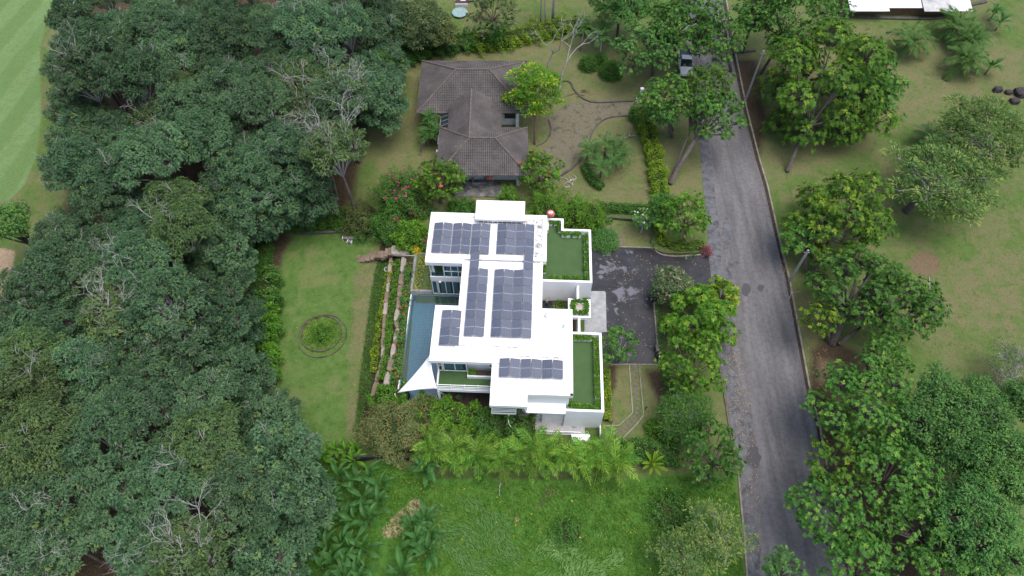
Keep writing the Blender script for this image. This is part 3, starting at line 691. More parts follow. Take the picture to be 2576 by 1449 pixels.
# planted lawn pocket with grey coping at the pool's north end
pk = empty('lawn_pocket', VL, -HA); tag(pk, 'small lawn pocket edged with grey coping at the north end of the pool', 'planter')
MB().box(-11.86, -11.55, 3.03, 8.5, -1.6, .14).box(-11.548, -9.1, 3.03, 3.3, -1.6, .13).box(-11.548, -9.1, 8.3, 8.5, -1.6, .13).build('coping', M_COPING, pk)
M_POCKET = m_plain('pocket_grass', (.13, .17, .055), .9, .3, 3, .1, bump=.4)
MB().box(-11.545, -9.105, 3.31, 8.29, -1.6, .08).build('grass', M_POCKET, pk)
# --- shade sail
sail = empty('shade_sail', VL, -HA); tag(sail, 'white triangular shade sail stretched over the pool corner', 'sail')
A, B_, C_ = Vector((-11.25, -10.55, 2.3)), Vector((-7.76, -7.9, 6.0)), Vector((-7.02, -10.62, 3.9)); n = 16; vs = []; idx = {}
for i in range(n + 1):
    for j in range(n + 1 - i):
        a, b_, c_ = i / n, j / n, 1 - i / n - j / n; p = A * a + B_ * b_ + C_ * c_
        cen = (A + B_ + C_) / 3; e = 4 * max(a * b_ * (1 - c_) ** 3, b_ * c_ * (1 - a) ** 3, a * c_ * (1 - b_) ** 3)
        p = p + (cen - p) * .1 * e * (1 - 27 * a * b_ * c_ * .6); p.z -= .3 * 27 * a * b_ * c_ * .6; idx[i, j] = len(vs); vs.append(p)
fs = []
for i in range(n):
    for j in range(n - i):
        fs.append((idx[i, j], idx[i + 1, j], idx[i, j + 1]))
        if j < n - i - 1: fs.append((idx[i + 1, j], idx[i + 1, j + 1], idx[i, j + 1]))
k = NM('sail_cloth'); M_SAIL = k.done(k.pbsdf(k.ramp(k.noise(k.coord(), 2, 3), [(.3, (.78, .78, .78)), (.7, (.84, .84, .84))]), .85, .2))
so = MB().add(vs, fs).build('cloth', M_SAIL, sail, smooth=True); md = so.modifiers.new('thick', 'SOLIDIFY'); md.thickness = .01
MB().tube([(-11.42, -10.75, -1.5), (-11.42, -10.75, 2.5)], .05, 8).build('mast', M_METALW, sail)

# ================================================================ SOLAR ARRAYS
k = NM('solar_cells'); vec = k.coord(); sp = k.n('ShaderNodeSeparateXYZ'); k.l(vec, sp.inputs[0])
fx = k.math('FRACT', k.math('MULTIPLY', sp.outputs[0], 6.0), 0); fy = k.math('FRACT', k.math('MULTIPLY', sp.outputs[1], 12.0), 0)
ln = k.math('MAXIMUM', k.rng(k.math('ABSOLUTE', k.math('SUBTRACT', fx, .5), 0), .42, .48), k.math('MULTIPLY', k.rng(k.math('ABSOLUTE', k.math('SUBTRACT', fy, .5), 0), .44, .49), .4))
oi = k.n('ShaderNodeObjectInfo'); c = k.mix(oi.outputs['Random'], (.07, .082, .118), (.115, .128, .165)); c = k.mix(k.math('MULTIPLY', ln, .75), c, (.014, .016, .024))
c = k.mix(k.rng(k.noise(vec, 1.2, 3), .4, .75, 0, .5), c, (.11, .125, .16)); M_CELLS = k.done(k.pbsdf(c, .16, .9))
M_PFRAME = m_plain('panel_frame', (.17, .19, .23), .4, .1, 3, .5)
cell_me = MB().box(-.475, .475, -.965, .965, 0, .03).build('tmp', M_CELLS); cme = cell_me.data; bpy.data.objects.remove(cell_me)
f = MB().box(-.49, -.477, -.985, .985, .0, .036).box(.477, .49, -.985, .985, .0, .036).box(-.475, .475, -.985, -.967, .0, .036).box(-.475, .475, .967, .985, .0, .036).box(-.475, .475, -.014, .014, .005, .034, 1)
f = f.build('tmp', [M_PFRAME, m_plain('panel_midline', (.5, .54, .6), .4, .1)]); fme = f.data; bpy.data.objects.remove(f)
r_ = MB().box(-.42, -.36, -1.0, 1.0, -.13, -.02).box(.36, .42, -1.0, 1.0, -.13, -.02).box(-.5, .5, -.55, -.5, -.2, -.14).box(-.5, .5, .5, .55, -.2, -.14).build('tmp', M_GALV); rme = r_.data; bpy.data.objects.remove(r_)
def array(label, x0, pitch, ncol, ytop, nrow, z, extra=None, group=None):
    ar = empty('solar_array', (*from_house(x0 + pitch * ncol / 2, ytop - nrow * 1.0), z), -HA)
    tag(ar, label, 'solar panels', 'solar arrays on the villa roofs')
    cx, cy = x0 + pitch * ncol / 2, ytop - nrow * 1.0
    for i in range(ncol):
        top = extra.get(i, 0) if extra else 0
        for j in range(-top, nrow):
            x = x0 + pitch * (i + .5) - cx; y = ytop - 2.02 * (j + .5) - cy; s = 1 if i % 2 == 0 else -1
            t = R(11) * s
            p = link('panel', cme, ar, (x, y, .16 + (.13 if j < 0 else 0) * 0), (0, -t, 0))
            link('frame', fme, p); link('rack', rme, p)
    return ar
array('six-column solar array at the west end of the north roof', -8.85, 1.04, 6, 7.92, 2, 6.62)
array('four-column solar array at the east end of the north roof', -1.88, 1.02, 4, 8.02, 2, 6.62)
array('narrow two-column solar array left of the central walkway, one column bridging north', -4.58, 1.02, 2, 1.9, 4, 6.74, {0: 1})
array('wide four-column solar array right of the central walkway, one column bridging north', -1.9, 1.015, 4, 1.9, 4, 6.74, {3: 1})
array('short two-column solar array on the western pool-side roof', -6.97, 1.0, 2, -3.2, 2, 6.62)
array('single-row solar array of six panels on the south roof', -.9, 1.035, 6, -8.42, 1, 6.6)
# ================================================================ THE BROWN-ROOFED HOUSE
def tile_mat(name, axis):
    k = NM(name); vec = k.coord(); wv = k.n('ShaderNodeTexWave', wave_type='BANDS', bands_direction=axis); wv.inputs['Scale'].default_value = 1.35; k.l(vec, wv.inputs['Vector'])
    a_ = k.noise(vec, .45, 5, .65); b_ = k.noise(vec, 5, 4, .7); c_ = k.noise(vec, 14, 2)
    c = k.ramp(a_, [(.3, (.066, .06, .059)), (.5, (.105, .096, .094)), (.7, (.152, .14, .135))])
    c = k.mix(k.rng(b_, .45, .75, 0, .55), c, (.04, .033, .032)); c = k.mix(k.rng(c_, .55, .8, 0, .45), c, (.17, .145, .135))
    c = k.mix(k.rng(wv.outputs['Fac'], .0, .3, .75, 0), c, (.02, .017, .017))
    return k.done(k.pbsdf(c, .85, .2, wv.outputs['Fac'], .9, .05))
M_TILEX, M_TILEY = tile_mat('brown_tiles_x', 'X'), tile_mat('brown_tiles_y', 'Y')
M_CAP = m_plain('ridge_tile', (.13, .105, .095), .85, .3, 3, .2)
bh = empty('bungalow', (0, 0, 0)); tag(bh, 'old bungalow with brown tiled hip roofs north of the white villa', 'house')
def courses(a, b, c, d, mat, step=.34):
    """stepped tile courses on the slope eave a-b, ridge d-c"""
    a, b, c, d = map(Vector, (a, b, c, d)); n = max(3, int(((c + d) / 2 - (a + b) / 2).length / step)); m = MB()
    nrm = (b - a).cross(d - a).normalized(); nrm = nrm if nrm.z > 0 else -nrm
    for i in range(n):
        t, t2 = i / n, (i + 1) / n
        p, q = a.lerp(d, t), b.lerp(c, t); r2, s2 = b.lerp(c, t2), a.lerp(d, t2)
        up = nrm * .05; m.quad(p + up, q + up, r2, s2); m.quad(p - up * .2, q - up * .2, q + up, p + up)
    m.build('roof_slope', mat, bh)
def cap(pts, r=.1): 
    n = max(2, int((Vector(pts[1]) - Vector(pts[0])).length / .4)); p = [Vector(pts[0]).lerp(Vector(pts[1]), i / n) + Vector((0, 0, .05 + .02 * (i % 2))) for i in range(n + 1)]
    MB().tube(p, [r * (1 + .12 * (i % 2)) for i in range(n + 1)], 6).build('ridge_cap', M_CAP, bh)
def hip(x0, x1, y0, y1, ze, pitch):
    h = (y1 - y0) / 2; zr = ze + h * pitch; ym = (y0 + y1) / 2; a, b = (x0 + h, ym, zr), (x1 - h, ym, zr)
    sw, se, ne, nw = (x0, y0, ze), (x1, y0, ze), (x1, y1, ze), (x0, y1, ze)
    courses(sw, se, b, a, M_TILEX); courses(ne, nw, a, b, M_TILEX); courses(nw, sw, a, a, M_TILEY); courses(se, ne, b, b, M_TILEY)
    for q, e in ((sw, a), (nw, a), (se, b), (ne, b)): cap((q, e))
    cap((a, b)); MB().box(x0 + .15, x1 - .15, y0 + .15, y1 - .15, ze - .2, ze - .03).build('eaves', M_CAP, bh)
    return zr
hip(-12.45, 2.1, 68.0, 78.2, 3.2, .55); hip(-9.3, 2.0, 57.25, 65.4, 3.2, .55)
courses((-8.15, 69.0, 3.75), (-8.15, 62.6, 3.75), (-5.25, 61.3, 5.5), (-5.25, 70.2, 5.5), M_TILEY)
courses((-1.4, 63.0, 3.4), (-1.4, 69.5, 3.4), (-5.25, 70.2, 5.5), (-5.25, 61.3, 5.5), M_TILEY)
cap(((-5.25, 69.9, 5.5), (-5.25, 61.3, 5.46)), .12)
M_OLDW = m_plain('old_white_wall', (.6, .62, .63), .85, .12, 1.2, .2)
for q in ((-11.2, .9, 69.2, 77.0, -.2, 3.15), (-8.2, 1.0, 59.4, 64.2, -.2, 3.15), (-7.6, -2.0, 64.2, 69.2, -.2, 3.6), (-7.0, -2.35, 59.0, 59.35, -.2, 3.1), (.55, .95, 58.4, 58.8, -.2, 3.15), (.5, .95, 68.5, 69.196, -.2, 3.1)): MB().box(*q).build('wall', M_OLDW, bh)
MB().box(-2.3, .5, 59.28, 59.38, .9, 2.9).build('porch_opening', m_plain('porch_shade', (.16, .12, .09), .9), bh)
wi = MB().box(-1.0, .5, 69.1, 69.18, 1.3, 2.9).build('window', M_ROOM, bh); MB().box(-1.0, .5, 69.04, 69.1, 2.05, 2.12).box(-.28, -.22, 69.03, 69.1, 1.3, 2.9).box(-1.0, .5, 69.04, 69.1, 1.28, 1.34).build('frame', m_plain('brown_wood', (.09, .035, .02), .7, .2), wi)
sk = MB().add([(-9.45, 62.9, 2.7), (-8.2, 62.9, 3.2), (-8.2, 67.7, 3.2), (-9.3, 67.7, 2.7)], [(0, 1, 2, 3)]).build('glass_canopy', glass_mat('old_glass', (.05, .07, .06), .15), bh)
b = MB()
for i in range(7): y = 62.9 + i * .8; b.bar((-9.45 + .02 * i, y, 2.74), (-8.2, y, 3.24), .05)
b.bar((-9.45, 62.9, 2.74), (-9.3, 67.7, 2.74), .05).build('canopy_bar', M_GALV, sk)
MB().box(-10.1, -9.75, 66.0, 68.6, 2.3, 2.42).build('lean_to', m_plain('rust_red_sheet', (.2, .09, .06), .8, .2), bh)
MB().box(-9.75, -9.3, 62.6, 63.0, 1.2, 1.7).build('cooling_unit', M_OLDW, bh)
k = NM('stained_concrete_slab'); vec = k.coord(); c = k.ramp(k.noise(vec, 1.1, 6, .7), [(.35, (.055, .055, .055)), (.5, (.13, .13, .13)), (.68, (.26, .26, .255))]); M_SLAB = k.done(k.pbsdf(c, .9, .2))
MB().box(-7.15, -1.25, 56.5, 58.95, -.2, .14).build('slab', M_SLAB, bh)
MB().box(-6.0, -2.4, 58.2, 58.9, .141, .6).box(-5.0, -3.3, 57.9, 58.19, .141, .9).box(-5.0, -4.85, 58.2, 58.7, .6, 1.3).box(-3.45, -3.3, 58.2, 58.7, .6, 1.3).build('plinth', M_SLAB, bh)
# ================================================================ SATELLITE DISHES
M_RED = m_plain('red_dish_paint', (.55, .15, .125), .55, .1, 3, .4); M_RUST = m_plain('dull_steel', (.2, .2, .2), .6, .2)
def dish(loc, label):
    e = empty('satellite_dish', loc); tag(e, label, 'dish', 'red satellite dishes')
    d = MB(); pr = [(.02, 0), (.2, .02), (.34, .06), (.45, .115), (.46, .14)]
    d.lathe(pr, (0, 0, 0), 24); o = d.build('reflector', M_RED, e, (0, -.05, 1.05), (R(42), 0, 0), smooth=True); md = o.modifiers.new('t', 'SOLIDIFY'); md.thickness = .015
    MB().box(-.24, .24, .06, .26, .13, .16).build('label_plate', M_METALW, e, (0, -.05, 1.05), (R(42), 0, 0))
    MB().tube([(0, .1, -.3), (0, .1, 1.0)], .03, 8).build('mast', M_RUST, e); MB().tube([(0, -.35, .8), (0, -.55, 1.45)], .018, 6).box(-.04, .04, -.6, -.5, 1.42, 1.52).build('feed_arm', M_RUST, e)
dish((*from_house(3.98, 10.95), 4.1), 'red satellite dish on the parapet of the white villa')
dish((*P(1232, 441, 2.3)[:2], 1.2), 'red satellite dish in front of the brown-roofed bungalow')
# ================================================================ STEPPING STONES, STEPS, EDGINGS
M_STONE = m_plain('stepping_stone', (.13, .11, .1), .9, .35, 5, .2, bump=.4)
M_ROCK = m_plain('retaining_rock', (.17, .13, .1), .92, .4, 1.6, .15, bump=.6); M_PALEROCK = m_plain('pale_rock', (.28, .25, .215), .9, .25, 2, .2, bump=.5)
rn = random.Random(8)
def path(pts, lab, w_, l_, across=True):
    e = empty('stepping_path', (*gp(*pts[0])[:2], 0)); tag(e, lab, 'path'); W_ = [gp(*q) for q in pts]
    for i, p in enumerate(W_):
        d = W_[min(i + 1, len(W_) - 1)] - W_[max(i - 1, 0)]; rz = math.atan2(d.y, d.x) + rn.uniform(-.12, .12)
        MB().obox((p.x - e.location.x, p.y - e.location.y, -.03), rz, w_ * rn.uniform(.85, 1.1), l_ * rn.uniform(.9, 1.1), .07, top=.93, rng=rn).build('stone', M_STONE, e)
q1 = lambda x, y: ((2150 + x / 2.5875) * .6708, (1280 + y / 2.5875) * .6708)
path([q1(*p) for p in [(595, 240), (594, 286), (597, 331), (601, 377), (605, 422), (608, 468), (611, 514), (614, 559), (618, 606), (621, 652), (620, 698), (600, 738), (574, 778), (541, 812), (507, 842), (465, 867), (418, 880), (371, 886), (318, 884)]], 'curving path of stepping stones between two kerbs south of the driveway', .33, .52)
path([q1(*p) for p in [(450, 930), (405, 942), (360, 947), (315, 950)]], 'short second row of stepping stones beside the curving path', .33, .5)
q6 = lambda x, y: ((2150 + x / 2.684) * .6708, (780 + y / 2.684) * .6708)
path([q6(*p) for p in [(318, 190), (353, 200), (393, 213), (420, 238), (448, 264), (468, 295), (480, 328), (486, 358), (487, 388)]], 'arc of small stepping stones beside the dark round bush', .3, .45)
q4 = lambda x, y: ((900 + x / 2.8986) * .6708, (740 + y / 2.8986) * .6708)
def boulder(c, sx, sy, sz, seed, name, mat, parent):
    q = random.Random(seed); vs = []; rows = 6; cols = 10
    for i in range(rows + 1):
        th = math.pi * i / rows
        for j in range(cols):
            ph = 2 * math.pi * j / cols; r_ = q.uniform(.84, 1.14); x, y, z = math.sin(th) * math.cos(ph), math.sin(th) * math.sin(ph), math.cos(th)
            p = .55; x, y, z = [math.copysign(abs(t) ** p, t) for t in (x, y, z)]
            vs.append((c[0] + x * sx * .5 * r_, c[1] + y * sy * .5 * r_, c[2] + z * sz * .5))
    fs = [(i * cols + j, i * cols + (j + 1) % cols, (i + 1) * cols + (j + 1) % cols, (i + 1) * cols + j)[::-1] for i in range(rows) for j in range(cols)]
    return MB().add(vs, fs).build(name, mat, parent)
e = empty('stone_steps', tuple(gp(920, 645))); tag(e, 'flight of rough brown stone steps from the lawn up to the pool', 'steps')
stp = [(1290, 668, 46, 76), (1338, 664, 46, 74), (1386, 655, 46, 70), (1435, 640, 46, 80), (1475, 625, 40, 72), (1518, 620, 54, 70), (1560, 622, 54, 80), (1592, 600, 40, 90), (1630, 585, 46, 80)]
for i, (x, y, a, c_) in enumerate(stp):
    z = -DROP + .12 + 1.4 * i / 8; p = P(*q4(x, y), z); m_ = a / 2.8986 * .6708 / 21.5
    MB().obox((p.x - e.location.x, p.y - e.location.y, z - e.location.z - .5), rn.uniform(-.15, .25), m_ * 1.05, c_ / 2.8986 * .6708 / 18, .5, rng=rn).build('step', M_ROCK, e)
for i, (x, y, a, c_) in enumerate([(1668, 570, 60, 100), (1725, 580, 90, 90), (1820, 585, 60, 80), (1775, 610, 60, 60)]):
    p = P(*q4(x, y), .15); bo = boulder((p.x, p.y, -.1), a / 2.9 * .67 / 20, c_ / 2.9 * .67 / 17, .7, i, 'boulder', M_PALEROCK, None)
    tag(bo, ['pale square boulder at the head of the stone steps', 'pale wedge-shaped boulder beside the steps near the villa', 'pale rounded boulder closest to the yellow croton plant', 'small grey boulder wedged between the pale ones'][i], 'boulder', 'boulders at the head of the steps')
# two terraced rows of rock along the planted bank
def rockrow(pts, lab, zoff, wid, seed):
    q = random.Random(seed); L_ = [Vector((*gp(u, v)[:2], 0)) for u, v in pts]; e = empty('rock_wall', (L_[0].x, L_[0].y, float(gz(L_[0].x, L_[0].y)))); tag(e, lab, 'rock wall', 'rock rows along the bank')
    d = dense([(p.x, p.y) for p in L_], 1.25)
    for (x0, y0), (x1, y1) in zip(d[:-1], d[1:]):
        cx, cy = (x0 + x1) / 2, (y0 + y1) / 2; z = float(gz(cx, cy)) + zoff; L2 = math.hypot(x1 - x0, y1 - y0) * q.uniform(1.0, 1.1)
        o = boulder((0, 0, 0), wid * q.uniform(.8, 1.2), L2, .62, q.random(), 'rock', M_ROCK if q.random() < .8 else M_PALEROCK, e)
        o.location = (cx - e.location.x, cy - e.location.y, z - e.location.z); o.rotation_euler = (0, 0, math.atan2(y1 - y0, x1 - x0) - math.pi / 2)
rockrow([q4(1650, 640), q4(1630, 850), q4(1595, 1160), q4(1570, 1449), (965, 905), (948, 965), (938, 1010)], 'lower row of brown rocks retaining the planted bank by the lawn', .3, .55, 4)
rockrow([q4(1790, 680), q4(1770, 850), q4(1740, 1100), q4(1700, 1380), (1002, 830), (987, 905), (974, 975)], 'upper row of brown rocks retaining the planted bank by the pool', .36, .62, 5)
# round bed with its two rings
e = empty('ring_edging', tuple(gp(810, 843))); tag(e, 'two concrete rings edging the round flower bed on the lawn', 'edging')
for (u, v, r_) in ((809, 840, 2.25), (811, 845, 2.72)):
    c_ = gp(u, v); pts = [(c_.x + r_ * math.cos(a), c_.y + r_ * math.sin(a)) for a in [2 * math.pi * i / 40 for i in range(40)]]
    o = ribbon('ring', pts, .11, -.05, .13 if r_ > 2.5 else .18, M_KERBD, None, None, True); o.parent = e; o.matrix_parent_inverse = Matrix.Translation(-e.location)
# ================================================================ SMALL THINGS
# picnic bench on the lawn
c_ = gp(880, 604); e = empty('garden_bench', tuple(c_), R(-4)); tag(e, 'small grey slatted garden bench with a stool on the west lawn', 'bench')
M_GREYW = m_plain('grey_slats', (.16, .15, .15), .8, .2, 6)
for i in range(4): MB().box(-.8, .8, -.2 + i * .11, -.11 + i * .11, .42, .46).build('slat', M_GREYW, e)
for s in (-1, 1): MB().box(s * .82 - .03, s * .82 + .03, -.22, .24, 0, .47).build('leg', M_METALW, e)
stl = empty('garden_stool', tuple(gp(880.5, 611.5)), R(-14)); tag(stl, 'low grey garden stool in front of the bench', 'stool')
for i in range(3): MB().box(-.24, .24, -.2 + i * .13, -.09 + i * .13, .36, .4).build('slat', M_GREYW, stl)
for s in (-1, 1): MB().box(s * .26 - .03, s * .26 + .03, -.22, .2, 0, .41).build('leg', M_METALW, stl)
# sprinkler and rail pipes
M_PVC = m_plain('white_pipe', (.7, .74, .76), .4, .05); M_PVCB = m_plain('blue_pipe', (.25, .45, .6), .4, .05)
for lab, a, b_, m in (('pale blue pipe lying by the hedge at the lawn corner', q4(1400, 405), q4(1470, 392), M_PVCB), ('white pipe laid across the upper planting bed near the steps', q4(1772, 652), q4(1905, 653), M_PVC), ('short bent white pipe by the lower rock row', q4(1622, 718), q4(1668, 710), M_PVC), ('white pipe end at the foot of the lower rock row', (943, 968), (953, 967), M_PVC), ('white pipe end at the foot of the upper rock row', (979, 951), (990, 950), M_PVC)):
    A_, B2 = gp(*a), gp(*b_); A_.z += .35; B2.z += .35
    o = MB().tube([(0, 0, -.35), (0, 0, 0), B2 - A_, B2 - A_ + Vector((0, 0, -.35))], .035, 6).build('pipe', m, None, A_); tag(o, lab, 'pipe', 'pipes in the west garden')
def coil(name, c, r_, n, t, mat, lab, cat, tail=None):
    pts = [(r_ * (1 - .012 * i % .35) * math.cos(i * .5), r_ * (1 - .012 * i % .35) * math.sin(i * .5), t + .006 * i) for i in range(n)]
    if tail: pts = [(x, y, t) for x, y in tail] + pts
    tag(MB().tube(pts, t, 5).build(name, mat, None, c, (0, 0, -HA)), lab, cat)
coil('hose', (*hz(6.0, -11.95), .06), .36, 70, .035, m_plain('teal_hose', (.04, .2, .24), .5, .2), 'coiled teal garden hose on the grey utility deck', 'hose', [(1.15, -.25), (1.1, -.6), (.75, -.75), (.5, -.55), (.4, -.2)])
coil('hose', tuple(gp(*q4(1600, 800)) + Vector((0, 0, .1))), .35, 60, .03, m_plain('grey_hose', (.42, .42, .42), .6, .2), 'coiled grey hose lying among the yellow flowers', 'hose')
for x, y, col, lab in ((8.13, -13.15, (.3, .75, .2), 'green pet bowl on the grey utility steps'), (8.58, -13.2, (.75, .12, .5), 'pink pet bowl on the grey utility steps')):
    z = .04 - .07 * int((x - 7.43) / .48); tag(MB().lathe([(.15, 0), (.18, .02), (.14, .08), (.11, .08), (.1, .03), (.0, .03)], (0, 0, 0), 16).build('bowl', m_plain('bowl_' + lab[:4], col, .4, .05), None, (*hz(x, y), z)), lab, 'bowl', 'pet bowls')
o = MB().box(6.5, 8.35, -14.35, -13.62, -.2, .75).box(6.55, 8.3, -14.3, -13.67, .75, .79).build('storage_box', M_METALW, None, VL, VR); tag(o, 'white storage box behind the palms below the utility deck', 'box')
# garden lamps
for lab, u, v in (('black garden spike lamp beside the curving path kerb', 1624, 1030), ('black garden spike lamp by the yellow border near the villa corner', 1537, 1067), ('black garden lamp at the corner of the north lawn by the driveway', 1635, 612)):
    e = empty('garden_lamp', tuple(gp(u, v, 0))); tag(e, lab, 'lamp', 'garden lamps'); MB().tube([(0, 0, -.1), (0, 0, .5)], .03, 6).build('post', M_BLACK, e); MB().lathe([(.02, .5), (.11, .52), (.12, .68), (.05, .72)], (0, 0, 0), 10).build('lamp_head', M_BLACK, e)
# utility poles and wires
M_CONC = m_plain('pole_concrete', (.33, .33, .32), .85, .2, 1.5, .2)
for lab, u, v, h in (('pale concrete utility pole beside the middle trees by the road', 1985, 708, 6.2), ('slim dark utility pole near the top bend of the road', 1876, 250, 8.2)):
    e = empty('utility_pole', tuple(gp(u, v))); tag(e, lab, 'pole', 'utility poles')
    MB().add([(-.15, -.12, -.2), (.15, -.12, -.2), (.15, .12, -.2), (-.15, .12, -.2), (-.09, -.08, h), (.09, -.08, h), (.09, .08, h), (-.09, .08, h)], [(0, 1, 5, 4), (1, 2, 6, 5), (2, 3, 7, 6), (3, 0, 4, 7), (4, 5, 6, 7)]).build('shaft', M_CONC, e)
    MB().box(-.32, .32, -.04, .04, h - .5, h - .42).build('crossarm', M_RUST, e)
pa_, pb_ = gp(1985, 708), gp(1876, 250); pa_.z, pb_.z = 5.8, 7.8
tag(MB().tube([(pa_.lerp(pb_, i / 12) - pa_) + Vector((0, 0, -1.0 * math.sin(math.pi * i / 12))) for i in range(13)], .012, 4).build('wire', M_BLACK, None, pa_), 'thin sagging wire between the two utility poles', 'wire')
# white gate marker beside the north track
e = empty('gate_post', tuple(gp(1608, 252))); tag(e, 'white concrete gate post standing at the mouth of the dirt track', 'post'); MB().box(-.45, .35, -.22, .22, 0, .35).build('base', M_OLDW, e); MB().box(-.1, .3, -.16, .16, .35, 2.0).build('shaft', M_OLDW, e); MB().box(-.14, .34, -.2, .2, 2.0, 2.12).build('cap', M_METALW, e)
# pickup truck under the trees
c_ = gp(1724, 182); tk = empty('pickup_truck', (c_.x, c_.y + 1.2, .02), R(-4)); tag(tk, 'white pickup truck parked on the road under the trees', 'truck')
M_CARW = m_plain('white_car_paint', (.75, .76, .77), .3, .03, 2, .6); M_CARG = m_plain('car_glass', (.02, .03, .035), .08, .1, 1, .8); M_TYRE = m_plain('tyre_rubber', (.02, .02, .02), .9, .1)
def hull(prof, w0, w1, mb):
    """prof: (y, zlow, zhigh, halfwidth) stations lofted"""
    vs = []; 
    for y, zl, zh, hw in prof: vs += [(-hw, y, zl), (hw, y, zl), (hw, y, zh * .8 + zl * .2), (hw * .93, y, zh), (-hw * .93, y, zh), (-hw, y, zh * .8 + zl * .2)]
    fs = []
    for i in range(len(prof) - 1):
        for j in range(6): fs.append((i * 6 + j, i * 6 + (j + 1) % 6, (i + 1) * 6 + (j + 1) % 6, (i + 1) * 6 + j))
    fs += [tuple(range(6)), tuple((len(prof) - 1) * 6 + j for j in range(6))[::-1]]; return mb.add(vs, fs)
hull([(-2.55, .45, .8, .78), (-2.45, .35, .95, .86), (-1.3, .35, 1.08, .9), (-1.2, .35, 1.1, .9), (.6, .35, 1.1, .9), (2.5, .35, 1.08, .9), (2.6, .45, 1.0, .88)], 0, 0, MB()).build('body', M_CARW, tk)
hull([(-1.3, 1.08, 1.1, .84), (-.55, 1.08, 1.72, .74), (.35, 1.08, 1.75, .74), (.7, 1.08, 1.2, .8)], 0, 0, MB()).build('cab', M_CARG, tk)
MB().box(-.7, .7, -.52, .36, 1.73, 1.78).build('cab_roof', M_CARW, tk); MB().box(-.78, .78, .8, 2.5, 1.06, 1.13).build('bed_cover', M_BLACK, tk)
for s in (-1, 1):
    for y in (-1.65, 1.55):
        wh = MB().lathe([(.2, -.12), (.36, -.12), (.37, 0), (.36, .12), (.2, .12)], (0, 0, 0), 16).build('wheel', M_TYRE, tk, (s * .82, y, .37), (0, R(90), 0)); MB().lathe([(.0, 0), (.2, 0), (.2, .03), (.0, .03)], (0, 0, .1 * s), 12).build('rim', M_GALV, wh)
    MB().box(s * .62 - .16, s * .62 + .16, -2.58, -2.44, .68, .82).build('headlight', M_METALW, tk); MB().box(s * .98 - .1, s * .98 + .1, -.95, -.82, 1.1, 1.26).build('mirror', M_CARW, tk)
MB().box(-.2, .2, -2.6, -2.56, .5, .6).build('number_plate', M_METALW, tk)
# scooter by the driveway kerb
c_ = gp(1652.5, 893); s_ = empty('scooter', (c_.x, c_.y, .01), R(6)); tag(s_, 'black motor scooter parked against the driveway kerb', 'scooter')
M_SCB = m_plain('black_gloss', (.018, .02, .025), .2, .1, 2, .7)
for y in (-.62, .62):
    wh = MB().lathe([(.13, -.05), (.23, -.05), (.25, 0), (.23, .05), (.13, .05)], (0, 0, 0), 16).build('wheel', M_TYRE, s_, (0, y, .25), (0, R(90), 0)); MB().lathe([(0, -.02), (.13, -.02), (.13, .02), (0, .02)], (0, 0, 0), 10).build('rim', M_GALV, wh)
hull([(-.2, .25, .4, .16), (.1, .3, .7, .2), (.5, .45, .78, .18), (.95, .6, .8, .08)], 0, 0, MB()).build('body', M_SCB, s_)
hull([(.05, .72, .82, .12), (.3, .74, .86, .16), (.8, .78, .9, .13)], 0, 0, MB()).build('seat', M_BLACK, s_)
hull([(-.72, .5, .62, .06), (-.6, .35, .85, .2), (-.5, .35, .95, .22), (-.42, .4, .9, .18)], 0, 0, MB()).build('leg_shield', M_SCB, s_)
MB().tube([(-.34, -.42, 1.0), (0, -.5, 1.03), (.34, -.42, 1.0)], .025, 6).tube([(0, -.65, .25), (0, -.48, 1.0)], .035, 6).build('handlebar', M_BLACK, s_)
MB().lathe([(0, 0), (.08, .0), (.09, .06), (.0, .09)], (0, -.62, .86), 10).build('headlight', M_GALV, s_)
for s in (-1, 1): MB().tube([(s * .25, -.45, 1.02), (s * .3, -.5, 1.2)], .01, 4).box(s * .3 - .06, s * .3 + .06, -.53, -.5, 1.18, 1.26).build('mirror', M_BLACK, s_)
MB().box(-.2, .2, -.32, .1, .22, .28).build('footboard', M_BLACK, s_)
# white building at the top edge, trampoline, tank, boulders
p0, p1 = gp(2128, 40), gp(2420, 46); wb = empty('long_shed', (p0.x, p0.y, 0)); tag(wb, 'long low building with a patched white sheet roof at the top edge', 'building')
L_ = (p1 - p0).length; MB().box(0, L_, .3, 9, -.2, 1.45).build('wall', m_plain('rust_wall', (.2, .11, .07), .9, .3), wb)
M_SHEET = m_plain('white_sheet_roof', (.6, .63, .66), .5, .14, .5, .4); M_SHEET2 = m_plain('rusty_sheet_roof', (.4, .4, .4), .7, .35, .8, .3)
for i, (a, b_, yo) in enumerate(((-.3, 5.6, -.3), (5.62, 10.8, .5), (10.82, 15.0, -.35), (15.02, L_ + .5, -.25))):
    MB().add([(a, yo - .9, 1.7), (b_, yo - .9, 1.7), (b_, 9, 4.2), (a, 9, 4.2), (a, yo - .9, 1.62), (b_, yo - .9, 1.62), (b_, 9, 4.12), (a, 9, 4.12)], [(0, 1, 2, 3), (4, 7, 6, 5), (0, 4, 5, 1), (0, 3, 7, 4), (1, 5, 6, 2)]).build('roof_sheet', M_SHEET2 if i == 2 else M_SHEET, wb)
e = empty('trampoline', tuple(gp(1157, 36))); tag(e, 'round pale blue trampoline on the far lawn', 'trampoline'); MB().lathe([(1.15, .3), (1.2, .38), (1.1, .4), (.9, .36), (.0, .34)], (0, 0, 0), 24).build('mat', m_plain('pale_blue_mat', (.2, .3, .3), .6, .2), e)
for i in range(5): MB().tube([(1.1 * math.cos(i * 1.257), 1.1 * math.sin(i * 1.257), -.05), (1.1 * math.cos(i * 1.257), 1.1 * math.sin(i * 1.257), .32)], .03, 6).build('leg', M_GALV, e)
